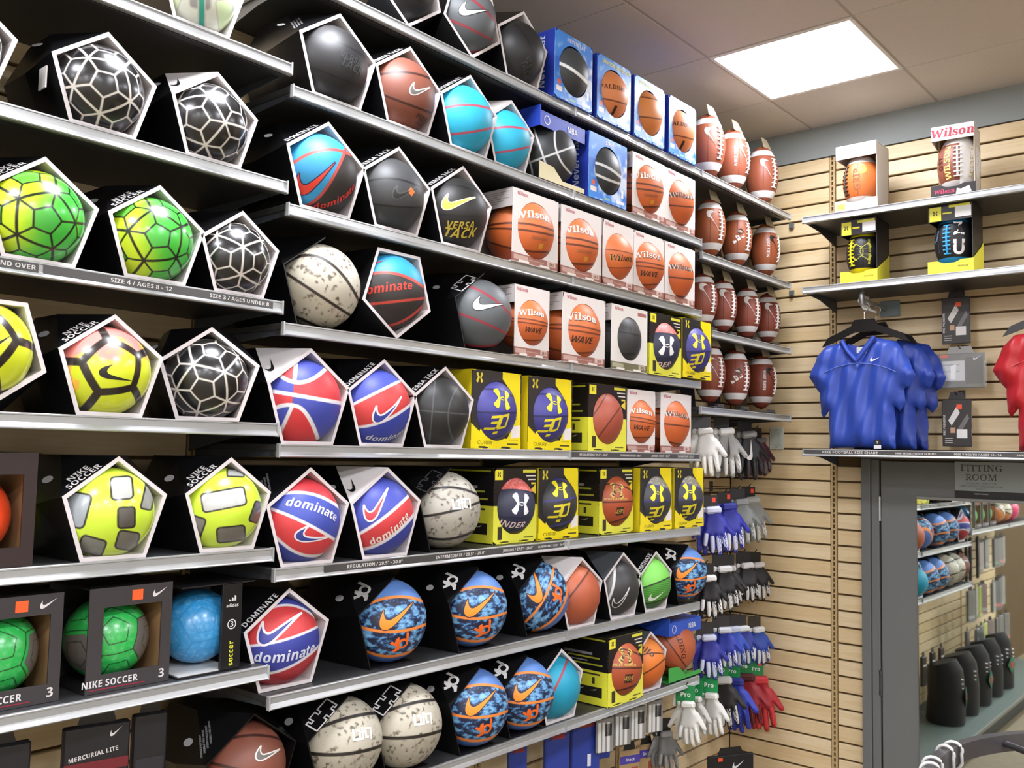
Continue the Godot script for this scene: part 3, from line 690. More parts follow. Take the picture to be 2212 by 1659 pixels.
# ---------------------------------------------------------------- packaging
# print panels: painted colour only
func panel_tex(kind: String) -> ImageTexture:
	if art.has("tex " + kind):
		return art["tex " + kind]
	var im := Image.create(160, 160, false, Image.FORMAT_RGB8)
	var R := func(x0: float, y0: float, x1: float, y1: float, c: String) -> void: im.fill_rect(Rect2i(int(x0 * 160), int(y0 * 160), maxi(1, int((x1 - x0) * 160)), maxi(1, int((y1 - y0) * 160))), Color(c))
	var P := func(a: Array, c: String) -> void:
		var poly := pv(a, 160.0)
		for y in 160:
			for x in 160:
				if Geometry2D.is_point_in_polygon(Vector2(x + 0.5, y + 0.5), poly): im.set_pixel(x, y, Color(c))
	match kind:
		"armour_a":
			im.fill(Color("1b1718"))
			R.call(0.0, 0.5, 1.0, 1.0, "e2e04a")
			R.call(0.02, 0.03, 0.2, 0.17, "ece23a")
			R.call(0.66, 0.03, 0.97, 0.075, "d8d23c"); R.call(0.74, 0.1, 0.97, 0.125, "d9d6cc"); R.call(0.78, 0.15, 0.97, 0.175, "d9d6cc"); R.call(0.86, 0.2, 0.97, 0.23, "e0d23a")
			P.call([0.84, 0.3, 0.97, 0.22, 0.97, 0.36], "e0c83a")
			R.call(0.7, 0.93, 0.93, 0.955, "6c6a2a"); R.call(0.1, 0.78, 0.2, 0.95, "3a3422")
		"armour_b":
			im.fill(Color("29282b"))
			P.call([0.6, 0.0, 0.97, 0.0, 1.0, 1.0, 0.0, 1.0, 0.0, 0.68, 0.16, 0.78, 0.24, 0.68, 0.4, 0.86, 0.72, 0.86, 0.9, 0.6, 0.84, 0.3, 0.6, 0.09], "eed914")
			R.call(0.72, 0.925, 0.95, 0.95, "4a4520"); R.call(0.76, 0.88, 0.95, 0.89, "a89a20")
			P.call([0.8, 0.7, 0.98, 0.68, 0.98, 0.84, 0.8, 0.86], "e9e4e0")
		"armour_side":
			im.fill(Color("171516"))
			R.call(0.0, 0.5, 1.0, 1.0, "dede3e")
			R.call(0.05, 0.03, 0.95, 0.06, "b9bb30"); R.call(0.12, 0.24, 0.7, 0.28, "8d8d90"); R.call(0.2, 0.3, 0.85, 0.33, "a9ab34"); R.call(0.15, 0.36, 0.6, 0.38, "8d8d90"); R.call(0.2, 0.4, 0.9, 0.43, "a9ab34")
			R.call(0.1, 0.54, 0.85, 0.57, "3a3826"); R.call(0.12, 0.74, 0.9, 0.89, "24211a")
			for i in 3: R.call(0.2 + 0.25 * i, 0.6, 0.25 + 0.25 * i, 0.7, "3a3822")
			for i in 3: P.call([0.15 + 0.25 * i, 0.8, 0.3 + 0.25 * i, 0.76, 0.26 + 0.25 * i, 0.79], "a6a49a")
		"blue_court":
			for y in 160:
				for x in 160:
					var u := x / 160.0
					var w := y / 160.0
					var c := Color("2b47b4").lerp(Color("3b86e0"), clampf(1.2 - w * 1.1 - u * 0.2 if w < 0.4 else w - 0.1, 0.0, 1.0))
					c = c.lerp(Color("2aa0ea"), clampf(0.5 - u * 1.4, 0.0, 0.5) * w)
					c = c.lerp(Color("dfe7f4"), clampf((nz_fine.get_noise_2d(u * 0.5, w * 0.5) + u * 0.9 - absf(w - 0.55) * 1.3) * 1.5, 0.0, 0.9))
					im.set_pixel(x, y, c)
			R.call(0.72, 0.9, 0.95, 0.95, "e8e8f0"); R.call(0.05, 0.82, 0.2, 0.9, "e6dcd8"); R.call(0.08, 0.72, 0.17, 0.8, "d8604a"); R.call(0.86, 0.72, 0.92, 0.84, "eef0f6"); R.call(0.4, 0.93, 0.55, 0.97, "7fae9a")
		"white_card":
			im.fill(Color("ded9d6"))
			R.call(0.0, 0.885, 1.0, 1.0, "99685e")
			R.call(0.04, 0.9, 0.34, 0.965, "c3a39a"); R.call(0.36, 0.93, 0.7, 0.95, "b48a80"); R.call(0.76, 0.885, 0.96, 0.965, "d3b8b0")
		"white_card_dark":
			im.fill(Color("dedbd6"))
			R.call(0.0, 0.885, 1.0, 1.0, "6f6c50"); R.call(0.04, 0.9, 0.34, 0.965, "a9a68c"); R.call(0.76, 0.89, 0.96, 0.96, "b3b095"); R.call(0.72, 0.06, 0.96, 0.12, "a86a64")
		"spec_label":
			im.fill(Color("b5aeac"))
			for i in 6: R.call(0.3, 0.15 + i * 0.12, 0.95 - (i % 3) * 0.12, 0.19 + i * 0.12, "7c7674")
			R.call(0.04, 0.3, 0.24, 0.8, "6a3f3c"); R.call(0.08, 0.4, 0.2, 0.7, "3d7c88")
		"sock_card":
			im.fill(Color("2f2b29"))
			P.call([0.2, 0.45, 0.5, 0.15, 0.62, 0.28, 0.32, 0.56], "d8d6d2"); R.call(0.5, 0.1, 0.7, 0.2, "f0522a"); P.call([0.5, 0.66, 0.88, 0.3, 0.95, 0.4, 0.6, 0.75], "6f6c6b"); R.call(0.28, 0.6, 0.46, 0.72, "c69a78"); R.call(0.5, 0.64, 0.88, 0.84, "e4e2de")
			for i in 3: R.call(0.08, 0.83 + 0.045 * i, 0.36, 0.85 + 0.045 * i, "b9b6b2")
		"clear_card":
			im.fill(Color("6f7069"))
			R.call(0.1, 0.2, 0.6, 0.8, "cfd3d2"); R.call(0.14, 0.3, 0.5, 0.34, "a9adac"); R.call(0.14, 0.5, 0.5, 0.54, "a9adac"); R.call(0.62, 0.1, 0.98, 0.9, "55584f"); R.call(0.08, 0.02, 0.26, 0.1, "ea5a34"); P.call([0.3, 0.35, 0.42, 0.3, 0.4, 0.75, 0.3, 0.75], "f2f4f4")
	var t := ImageTexture.create_from_image(im)
	art["tex " + kind] = t
	return t

func panel_mat(kind: String) -> StandardMaterial3D:
	if not mats.has("panel " + kind):
		mats["panel " + kind] = tex_mat(panel_tex(kind), 0.38)
	return mats["panel " + kind]

const PEN := [Vector2(-0.588, -0.809), Vector2(0.588, -0.809), Vector2(0.951, 0.309), Vector2(0.0, 1.0), Vector2(-0.951, 0.309)]   # BL BR R T L
const HEX := [Vector2(-0.66, -0.809), Vector2(0.66, -0.809), Vector2(1.0, 0.14), Vector2(0.6, 1.0), Vector2(-0.6, 1.0), Vector2(-1.0, 0.14)]   # BL BR R TR TL L, behind

# pentagon ball box: base at the middle of its front bottom edge, front plane z = 0
func pent_box(at: Vector3, rad: float, label: String, o := {}) -> Node3D:
	var white: bool = o.get("rim", "white") == "white"
	var open: bool = o.get("open", false)
	var flip: bool = o.get("flip", false)
	var t := thing("ball_box", label, "box", at, o.get("yaw", 0.0), "pentagon ball boxes on the shelves")
	var cy := rad if flip else rad * 0.809
	var sg := -1.0 if flip else 1.0
	var F := func(q: Vector2, z: float) -> Vector3: return Vector3(q.x * rad * sg, cy + q.y * rad * sg, z)
	var rim := mat("d6cfcf", 0.45) if white else mat("0e0d0e", 0.4)
	var skin := mat("0b0b0d", 0.33)
	var zb := -rad * 0.92
	var ze := -rad * 1.85
	var k := 1.0 - 0.0085 / (rad * 0.809) * (1.0 if white else 0.4)
	var fr := MB.new()
	for i in 5:
		if open and (i == 1 or i == 2):
			continue
		var a: Vector2 = PEN[i]
		var b: Vector2 = PEN[(i + 1) % 5]
		var m := Vector3(a.x + b.x, a.y + b.y, 0) * sg
		fr.quad(F.call(a, 0.0), F.call(b, 0.0), F.call(b * k, 0.0), F.call(a * k, 0.0), Vector3(0, 0, 1))
		fr.quad(F.call(a * k, 0.0), F.call(b * k, 0.0), F.call(b * k, -rad * 0.8), F.call(a * k, -rad * 0.8), -m)
		fr.quad(F.call(a, 0.0), F.call(b, 0.0), F.call(b, -0.006), F.call(a, -0.006), m)
	part(t, "rim", fr.mesh(), rim)
	var bd := MB.new()
	var p := []
	for q: Vector2 in PEN: p.append(F.call(q, -0.001))
	var h := []
	var e := []
	for q: Vector2 in HEX:
		h.append(F.call(q, zb)); e.append(F.call(q, ze))
	var c0 := Vector3(0, cy, ze * 0.5)
	var S := func(a: Vector3, b: Vector3, c: Vector3, bb: MB) -> void: bb.face(a, b, c, (a + b + c) / 3.0 - c0)
	S.call(p[0], p[1], h[1], bd); S.call(p[0], h[1], h[0], bd)
	if not open:
		S.call(p[1], p[2], h[2], bd); S.call(p[1], h[2], h[1], bd)
		S.call(p[2], p[3], h[3], bd); S.call(p[2], h[3], h[2], bd)
	S.call(p[3], h[3], h[4], bd)
	S.call(p[4], h[4], h[5], bd); S.call(p[0], p[4], h[5], bd); S.call(p[0], h[5], h[0], bd)
	for i in 6:
		S.call(h[i], h[(i + 1) % 6], e[(i + 1) % 6], bd); S.call(h[i], e[(i + 1) % 6], e[i], bd)
	for i in range(1, 5):
		bd.face(e[0], e[i], e[i + 1], Vector3(0, 0, -1))
	part(t, "carton", bd.mesh(), skin)
	var fl := MB.new()
	S.call(p[4], p[3], h[4], fl)
	var flap := part(t, "printed_flap", fl.mesh(), mat("d9d4d3", 0.4) if o.get("flap", "black") == "white" else (mat("45494c", 0.22) if o.get("flap", "") == "gray" else skin))
	# frame of the flap: origin L, x towards T
	var x: Vector3 = (p[3] - p[4]).normalized() * 1.0
	var nn: Vector3 = (p[3] - p[4]).cross(h[4] - p[4]).normalized()
	if nn.dot((p[3] + p[4] + h[4]) / 3.0 - c0) < 0.0: nn = -nn
	var y := nn.cross(x)
	var ln: float = (p[3] - p[4]).length()
	var put := func(called: String, tris: PackedVector2Array, cx: float, cyy: float, sc: float, rot: float, m: Material) -> void:
		var bx := x.rotated(nn, rot)
		flat_art(flap, called, tris, Transform3D(Basis(bx * sc, nn.cross(bx) * sc, nn * sc), p[4] + x * cx * ln + y * cyy * ln + nn * 0.0007), m)
	if not flip:
		match o.get("art", ""):
			"swoosh": put.call("emblem", logo("swoosh"), 0.36, 0.25, 0.055, 0.5, mat("151515", 0.4))
			"kd": put.call("emblem", logo("kd"), 0.44, 0.25, 0.033, 0.1, mat("dedcda" if not o.get("dim", false) else "a5a3a1", 0.4))
			"crown": put.call("emblem", logo("crown_line"), 0.5, 0.13, 0.042, 0.0, mat("d5d3d2" if not o.get("dim", false) else "4a4a4c", 0.4))
			"lines":
				for i in 4: put.call("lettering", text_tris("DRIBBLE PASS SHOOT", true), 0.18 + 0.08 * i, 0.3 + 0.02 * i, 0.0045, 0.9, mat("8a8888", 0.5))
			"":
				pass
			_:
				var lines: Array = str(o.art).split("|")
				for i in lines.size():
					put.call("lettering", text_tris(lines[i], true, 0.0), 0.44 + 0.05 * (lines.size() - 1 - i) * 0.0, 0.085 + 0.13 * (lines.size() - 1 - i), 0.0155, 0.0, mat("d2d0cf", 0.45))
		if o.get("dot", true):
			put.call("round_seal", logo("dot"), 0.13, 0.52, 0.011, 0.0, mat("8d8c8c", 0.4))
	if o.has("sticker"):
		var sm := MB.new().box(F.call(Vector2(-0.83, -0.1), -0.03) + Vector3(-0.016, 0, 0), Vector3(0.003, 0.045, 0.032))
		part(t, "barcode_sticker", sm.mesh(), mat("d8d4d2", 0.4))
	return t

# carton with a round window in its front; base at the middle of the front bottom edge
func window_box(at: Vector3, w: float, h: float, d: float, hole: float, kind: String, label: String, group: String, o := {}) -> Node3D:
	var t := thing("ball_box", label, "box", at, o.get("yaw", 0.0), group)
	var fp := MB.new()
	var cy: float = o.get("cy", h * 0.49)
	var hx: float = o.get("hx", 0.0)
	var n := 48
	var q := []
	for i in n + 1:
		var a := TAU * i / n + PI / 4.0
		var dv := Vector2(cos(a), sin(a))
		var c := Vector2(dv.x * hole + hx, dv.y * hole * o.get("tall", 1.0) + cy)
		var tx := INF if absf(dv.x) < 1e-5 else ((w * 0.5 if dv.x > 0.0 else -w * 0.5) - hx) / dv.x
		var ty := INF if absf(dv.y) < 1e-5 else ((h - cy) if dv.y > 0.0 else -cy) / dv.y
		var s := minf(tx, ty)
		q.append([c, Vector2(hx, cy) + dv * s])
	var U := func(p: Vector2) -> Vector2: return Vector2(p.x / w + 0.5, 1.0 - p.y / h)
	for i in n:
		var a: Vector2 = q[i][0]
		var b: Vector2 = q[i][1]
		var c: Vector2 = q[i + 1][1]
		var e: Vector2 = q[i + 1][0]
		fp.quad(Vector3(a.x, a.y, 0), Vector3(b.x, b.y, 0), Vector3(c.x, c.y, 0), Vector3(e.x, e.y, 0), Vector3(0, 0, 1), U.call(a), U.call(b), U.call(c), U.call(e))
		fp.quad(Vector3(a.x, a.y, 0), Vector3(e.x, e.y, 0), Vector3(e.x, e.y, -0.002), Vector3(a.x, a.y, -0.002), Vector3(hx - a.x, cy - a.y, 0), U.call(a), U.call(e), U.call(e), U.call(a))
	for cc: Array in [[Vector2(-0.5 * w, 0), Vector2(0.5 * w, 0)], [Vector2(-0.5 * w, h), Vector2(0.5 * w, h)], [Vector2(-0.5 * w, 0), Vector2(-0.5 * w, h)], [Vector2(0.5 * w, 0), Vector2(0.5 * w, h)]]:
		var a: Vector2 = cc[0]
		var b: Vector2 = cc[1]
		fp.quad(Vector3(a.x, a.y, 0), Vector3(b.x, b.y, 0), Vector3(b.x, b.y, -0.002), Vector3(a.x, a.y, -0.002), Vector3(a.x + b.x, a.y + b.y - h, 0), U.call(a), U.call(b), U.call(b), U.call(a))
	for sx: float in [-0.25, 0.2]:   # tuck tabs
		fp.box(Vector3(sx * w, 0.004, 0.0015), Vector3(w * 0.2, 0.008, 0.003))
	var front := part(t, "front_panel", fp.mesh(), panel_mat(kind))
	var bd := MB.new()
	var th := 0.0025
	bd.box(Vector3(0, th * 0.5, -d * 0.5), Vector3(w, th, d - 0.005)); bd.box(Vector3(0, h - th * 0.5, -d * 0.5), Vector3(w, th, d - 0.005))
	bd.box(Vector3(0, h * 0.5, -d + th * 0.5), Vector3(w, h - 2.0 * th, th)); bd.box(Vector3(w * 0.5 - th * 0.5, h * 0.5, -d * 0.5), Vector3(th, h - 2.0 * th, d - 2.0 * th - 0.004))
	var side: String = o.get("side", "")
	var base: String = {"armour_a": "1b1718", "armour_b": "d9c51a", "blue_court": "2b47b0", "white_card": "cfc8c4", "white_card_dark": "cfccc6"}[kind]
	part(t, "carton", bd.mesh(), mat(base, 0.42))
	var xs := Transform3D(Basis(Vector3(0, 0, 1), Vector3(0, 1, 0), Vector3(-1, 0, 0)), Vector3(-w * 0.5 - 0.0006, 0, -d))   # left side: x runs forward
	if side == "open":
		var sp := MB.new().box(Vector3(-w * 0.5 + 0.001, h * 0.87, -d * 0.5), Vector3(0.002, h * 0.25, d - 0.006))
		part(t, "spec_label", sp.mesh(), panel_mat("spec_label"))
	else:
		var sp := MB.new().box(Vector3(-w * 0.5 + 0.001, h * 0.5, -d * 0.5), Vector3(0.002, h - 2.0 * th, d - 0.006))
		var so := part(t, "side_panel", sp.mesh(), panel_mat("armour_side") if side == "armour" else mat("2438a0" if kind == "blue_court" else base, 0.42))
		if kind == "blue_court":
			flat_art(so, "lettering", text_tris("Never Flat", true, 0.2), Transform3D(Basis(xs.basis.y * 0.026, -xs.basis.x * 0.026, xs.basis.z), xs * Vector3(d * 0.75, h * 0.55, 0.0)), mat("c9d2ee", 0.5))
	var X := func(x: float, y: float, sc: float) -> Transform3D: return Transform3D(Basis.from_scale(Vector3(sc, sc, sc)), Vector3((x - 0.5) * w, (1.0 - y) * h, 0.0007))
	match kind:
		"armour_a":
			flat_art(front, "emblem", logo("wings"), X.call(0.11, 0.09, 0.008), mat("3a3820", 0.5))
		"armour_b":
			flat_art(front, "emblem", logo("wings"), X.call(0.14, 0.1, 0.016), mat("d8c826", 0.5))
			flat_art(front, "lettering", text_tris("CURRY", false, 0.0, false, 1.5), X.call(0.27, 0.92, 0.011), mat("6a6014", 0.5))
		"blue_court":
			flat_art(front, "lettering", text_tris(o.get("title", "NEVERFLAT")), X.call(0.55, 0.08, 0.014), mat(o.get("ink", "dfe0ee"), 0.5))
		"white_card", "white_card_dark":
			flat_art(front, "lettering", text_tris("Wilson", true, 0.1, true), X.call(0.2, 0.06, 0.011), mat("b84a5c", 0.5))
			flat_art(front, "lettering", text_tris("28.5", true), X.call(0.86, 0.925, 0.009), mat("7c4a42", 0.5))
	return t

# open tray: printed back card, low front and floor, ball standing free
func tray_box(at: Vector3, w: float, h: float, d: float, back: String, floor_: String, label: String) -> void:
	var t := thing("ball_tray", label, "box", at)
	part(t, "back_card", MB.new().box(Vector3(0, h * 0.5, -d), Vector3(w, h, 0.003)).mesh(), mat(back, 0.4))
	var tp := MB.new().box(Vector3(0, h - 0.02, -d * 0.5), Vector3(w, 0.003, d)).box(Vector3(0, h - 0.045, -0.002), Vector3(w, 0.05, 0.003)).box(Vector3(-w * 0.5, h - 0.035, -d * 0.5), Vector3(0.003, 0.07, d))
	part(t, "top_band", tp.mesh(), mat(back, 0.4))
	var fl := MB.new().box(Vector3(0, 0.0015, -d * 0.5), Vector3(w, 0.003, d))
	fl.prism(pv([-w * 0.5, 0, w * 0.5, 0, w * 0.5, 0.02, 0.0, 0.018, -w * 0.2, 0.055, -w * 0.5, 0.06]), Transform3D(), -0.003, 0.0)
	part(t, "low_front", fl.mesh(), mat(floor_, 0.4))
	flat_art(t, "emblem", logo("ring"), Transform3D(Basis.from_scale(Vector3.ONE * 0.016), Vector3(-w * 0.36, h - 0.045, 0.0008)), mat("dfe3ee", 0.5))
	flat_art(t, "lettering", text_tris("NBA"), Transform3D(Basis.from_scale(Vector3.ONE * 0.02), Vector3(w * 0.2, h - 0.045, 0.0008)), mat("dfe3ee", 0.5))

# square dark frame box with an open left side
func frame_box(at: Vector3, w: float, h: float, d: float, label: String, yaw := 0.0, hex := "3b3739", plain := false) -> void:
	var t := thing("ball_box", label, "box", at, yaw, "dark square ball boxes")
	var m := mat(hex, 0.4)
	var wx0 := -w * 0.5 + w * 0.17
	var wx1 := w * 0.5 - w * 0.13
	var wy0 := h * 0.17
	var wy1 := h * 0.81
	var f := MB.new()
	f.box(Vector3(0, wy0 * 0.5, -0.002), Vector3(w, wy0, 0.004)); f.box(Vector3(0, (wy1 + h) * 0.5, -0.002), Vector3(w, h - wy1, 0.004))
	f.box(Vector3((-w * 0.5 + wx0) * 0.5, (wy0 + wy1) * 0.5, -0.002), Vector3(wx0 + w * 0.5, wy1 - wy0, 0.004)); f.box(Vector3((w * 0.5 + wx1) * 0.5, (wy0 + wy1) * 0.5, -0.002), Vector3(w * 0.5 - wx1, wy1 - wy0, 0.004))
	var front := part(t, "front_frame", f.mesh(), m)
	part(t, "carton", MB.new().box(Vector3(0, 0.0015, -d * 0.5), Vector3(w, 0.003, d - 0.006)).box(Vector3(0, h - 0.0015, -d * 0.5), Vector3(w, 0.003, d - 0.006)).box(Vector3(0, h * 0.5, -d), Vector3(w, h, 0.003)).mesh(), mat("242123", 0.45))
	part(t, "cardboard_side", MB.new().box(Vector3(w * 0.5 - 0.0015, h * 0.5, -d * 0.5 - 0.002), Vector3(0.003, h - 0.006, d - 0.006)).mesh(), mat("b08a5c", 0.8))
	if plain:
		return
	var X := func(x: float, y: float, s: float) -> Transform3D: return Transform3D(Basis.from_scale(Vector3(s, s, s)), Vector3(x * w, y * h, 0.0007))
	flat_art(front, "lettering", text_tris("NIKE SOCCER", true), X.call(-0.22, 0.09, 0.0135), mat("d6d2d2", 0.5))
	flat_art(front, "underline", logo("rect"), Transform3D(Basis(Vector3(0.06, 0, 0), Vector3(0, 0.0012, 0), Vector3(0, 0, 1)), Vector3(-0.13 * w, 0.035 * h, 0.0007)), mat("8c2438", 0.5))
	flat_art(front, "lettering", text_tris("3", true), X.call(0.4, 0.09, 0.018), mat("d6d2d2", 0.5))
	flat_art(front, "emblem", logo("swoosh"), Transform3D(Basis.from_euler(Vector3(0, 0, 0.15)) * Basis.from_scale(Vector3.ONE * 0.036), Vector3(0.34 * w, 0.91 * h, 0.0007)), mat("dedada", 0.5))
	part(front, "price_sticker", MB.new().box(Vector3(0.06 * w, 0.905 * h, 0.0006), Vector3(0.024, 0.022, 0.0012)).mesh(), mat("f0622a", 0.5))

# ---------------------------------------------------------------- footballs
func football_profile(len: float, r: float) -> PackedVector2Array:
	var p := PackedVector2Array()
	for i in 25:
		var t := -1.0 + i / 12.0
		p.append(Vector2(r * pow(maxf(0.0, 1.0 - t * t), 0.55) * (1.0 - 0.04 * t * t) + 0.0005, t * len * 0.5))
	return p

func football(at: Vector3, len: float, r: float, label: String, group: String, o := {}) -> Node3D:
	var t := thing("football", label, "football", at, o.get("turn", 0.0), group)
	var pr := football_profile(len, r)
	part(t, "leather_body", MB.new().lathe(pr, 36).mesh(), mat(o.get("skin", "8a4630"), 0.45))
	var rad := func(y: float) -> float: return r * pow(maxf(0.0, 1.0 - pow(y / (len * 0.5), 2.0)), 0.55) * (1.0 - 0.04 * pow(y / (len * 0.5), 2.0))
	# local +z carries the laces
	for s: float in [-1.0, 1.0]:
		var band := PackedVector2Array()
		for i in 6:
			var y := s * len * (0.285 + 0.1 * i / 5.0)
			band.append(Vector2(rad.call(y) + 0.0012, y))
		if s < 0.0: band.reverse()
		part(t, "stripe_band", MB.new().lathe(band, 36).mesh(), mat(o.get("band", "dcd8d6"), 0.4))
	var lm := mat(o.get("lace", "e2dedb"), 0.5)
	var lace := MB.new()
	var L: float = len * 0.23
	var pts := PackedVector3Array()
	for i in 13:
		var y := -L + 2.0 * L * i / 12.0
		pts.append(Vector3(0, y, rad.call(y) + 0.002))
	lace.tube(pts, PackedFloat32Array([0.0045]), 8)
	for i in 8:
		var y := -L + 2.0 * L * i / 7.0
		var q := PackedVector3Array()
		for j in 5:
			var a := (-1.0 + j * 0.5) * 0.2
			q.append(Vector3(sin(a) * (rad.call(y) + 0.0015), y, cos(a) * (rad.call(y) + 0.003)))
		lace.tube(q, PackedFloat32Array([0.0032]), 6)
	part(t, "laces", lace.mesh(), lm)
	for s in 4:   # seams between the four panels
		var sp := PackedVector3Array()
		for i in 15:
			var y := (-1.0 + i / 7.0) * len * 0.47
			var a := PI / 4.0 + s * PI / 2.0
			sp.append(Vector3(cos(a) * rad.call(y), y, sin(a) * rad.call(y)))
		part(t, "seam", MB.new().tube(sp, PackedFloat32Array([0.0011]), 5).mesh(), mat(o.get("seam", "5a2a1c"), 0.6))
	# emblems on the panel left of the laces
	var put := func(called: String, tris: PackedVector2Array, ang: float, y0: float, rot: float, sc: float, m: Material) -> void:
		var b := MB.new()
		for k in range(0, tris.size(), 3):
			var vs := []
			var ns := []
			for j in 3:
				var q: Vector2 = tris[k + j].rotated(rot) * sc
				var y: float = y0 + q.y
				var rr: float = rad.call(y) + 0.0016
				var a := ang + q.x / r
				vs.append(Vector3(sin(a) * rr, y, cos(a) * rr)); ns.append(Vector3(sin(a), 0, cos(a)))
			b.tri(vs[0], vs[1], vs[2], ns[0], ns[1], ns[2])
		if not b.v.is_empty(): part(t, called, b.mesh(), m)
	for a: Array in o.get("art", []):
		var tris := text_tris(a[1], true, 0.0) if a[0] == "text" else logo(a[0])
		put.call("lettering" if a[0] == "text" else "emblem", tris, a[2], a[3], a[4], a[5], mat(a[6], 0.35))
	return t

func football_stand(at: Vector3, h: float, label: String) -> void:
	var t := thing("football_stand", label, "display stand", at, 0.0, "football display stands")
	part(t, "foot", MB.new().box(Vector3(0, 0.006, 0.0), Vector3(0.1, 0.012, 0.11), 0.002).box(Vector3(0, 0.016, 0.05), Vector3(0.05, 0.016, 0.02), 0.002).mesh(), mat("4a4644", 0.4))
	var xf := Transform3D(Basis.from_euler(Vector3(-0.1, 0, 0)), Vector3(0, 0.008, -0.102))
	part(t, "back_card", MB.new().prism(pv([-0.06, 0, 0.06, 0, 0.06, h, -0.06, h]), xf, 0.0, 0.003).mesh(), mat("171416", 0.45))
	var top := xf * Vector3(0, h, 0)
	part(t, "folded_tab", MB.new().prism(pv([-0.045, 0.0, 0.045, 0.0, 0.03, 0.06, -0.03, 0.06]), Transform3D(Basis.from_euler(Vector3(-0.35, 0, 0)), Vector3(0, h + 0.002, 0.03)), 0.0, 0.0025).mesh(), mat("b0a488", 0.6))

# ---------------------------------------------------------------- soft goods
func capsule2(a: Vector2, b: Vector2, ra: float, rb: float) -> PackedVector2Array:
	var p := PackedVector2Array()
	var t := (b - a).angle()
	for i in 7: p.append(a + Vector2.from_angle(t + PI / 2.0 + PI * i / 6.0) * ra)
	for i in 7: p.append(b + Vector2.from_angle(t - PI / 2.0 + PI * i / 6.0) * rb)
	return p

func merged(ps: Array) -> PackedVector2Array:
	var r: PackedVector2Array = ps[0]
	for i in range(1, ps.size()):
		var m := Geometry2D.merge_polygons(r, ps[i])
		var best := 0
		for k in m.size():
			if m[k].size() > m[best].size(): best = k
		r = m[best]
	return r

# a flat outline filled out to a soft body: thick at the middle, thin at the rim, with folds
func inflate(poly: PackedVector2Array, thick: float, rim: float, step: float, folds = null, back := true) -> MB:
	var edge := PackedVector2Array()
	for i in poly.size():
		var a := poly[i]
		var b := poly[(i + 1) % poly.size()]
		var n := maxi(1, int(ceil(a.distance_to(b) / step)))
		for k in n: edge.append(a.lerp(b, float(k) / n))
	var pts := edge.duplicate()
	var bb := Rect2(poly[0], Vector2.ZERO)
	for q in poly: bb = bb.expand(q)
	var ny := int(bb.size.y / step)
	var nx := int(bb.size.x / step)
	var dist := PackedFloat32Array()
	dist.resize(edge.size())
	for j in ny + 1:
		for i in nx + 1:
			var q := bb.position + Vector2((i + 0.5 * (j % 2)) * step, j * step)
			if Geometry2D.is_point_in_polygon(q, poly):
				var d := 9.0
				for k in poly.size():
					d = minf(d, q.distance_squared_to(Geometry2D.get_closest_point_to_segment(q, poly[k], poly[(k + 1) % poly.size()])))
				d = sqrt(d)
				if d > step * 0.45:
					pts.append(q); dist.append(d)
	var z := PackedFloat32Array()
	for i in pts.size():
		var s := clampf(dist[i] / rim, 0.0, 1.0)
		z.append(thick * sqrt(s * (2.0 - s)))
	var ix := Geometry2D.triangulate_delaunay(pts)
	var f := []
	for k in range(0, ix.size(), 3):
		var c := (pts[ix[k]] + pts[ix[k + 1]] + pts[ix[k + 2]]) / 3.0
		if Geometry2D.is_point_in_polygon(c, poly): f.append_array([ix[k], ix[k + 1], ix[k + 2]])
	var out := MB.new()
	for s: float in ([1.0, -1.0] if back else [1.0]):
		var P := PackedVector3Array()
		var N := PackedVector3Array()
		for i in pts.size():
			var fo: float = folds.call(pts[i]) if folds != null else 0.0
			P.append(Vector3(pts[i].x, pts[i].y, z[i] * s + fo)); N.append(Vector3.ZERO)
		for k in range(0, f.size(), 3):
			var g := (P[f[k + 1]] - P[f[k]]).cross(P[f[k + 2]] - P[f[k]])
			if g.z * s < 0.0: g = -g
			for j in 3: N[f[k + j]] += g
		for k in range(0, f.size(), 3):
			out.tri(P[f[k]], P[f[k + 1]], P[f[k + 2]], N[f[k]].normalized(), N[f[k + 1]].normalized(), N[f[k + 2]].normalized())
	return out

var glove_cache := {}
func glove_meshes() -> Dictionary:   # a hand hanging fingers down, wrist at the origin, 0.2 long
	if glove_cache.is_empty():
		var tips := [[Vector2(-0.036, -0.1), Vector2(-0.047, -0.155)], [Vector2(-0.014, -0.11), Vector2(-0.017, -0.185)], [Vector2(0.01, -0.11), Vector2(0.012, -0.192)], [Vector2(0.033, -0.1), Vector2(0.04, -0.175)]]
		var ps := [PackedVector2Array([Vector2(-0.03, 0.0), Vector2(0.03, 0.0), Vector2(0.032, -0.03), Vector2(0.046, -0.06), Vector2(0.044, -0.115), Vector2(-0.046, -0.115), Vector2(-0.042, -0.06), Vector2(-0.032, -0.03)])]
		for t: Array in tips: ps.append(capsule2(t[0], t[1], 0.0125, 0.0095))
		ps.append(capsule2(Vector2(0.035, -0.055), Vector2(0.072, -0.115), 0.014, 0.01))
		glove_cache.hand = inflate(merged(ps), 0.014, 0.016, 0.009, func(q: Vector2) -> float: return 0.006 * sin(q.y * 34.0) + 0.004 * sin(q.x * 60.0)).mesh()
		glove_cache.cuff = MB.new().box(Vector3(0, -0.012, 0), Vector3(0.066, 0.03, 0.034), 0.008).mesh()
		glove_cache.finger = []
		for t: Array in tips:
			var a: Vector2 = t[0]
			var b: Vector2 = t[1]
			var pts := PackedVector3Array()
			for i in 6:
				var q := a.lerp(b, 0.1 + 0.9 * i / 5.0)
				pts.append(Vector3(q.x, q.y, 0.006 + 0.006 * sin(q.y * 34.0)))
			glove_cache.finger.append(MB.new().tube(pts, PackedFloat32Array([0.0085, 0.0095, 0.0095, 0.0095, 0.009, 0.006]), 8).mesh())
	return glove_cache

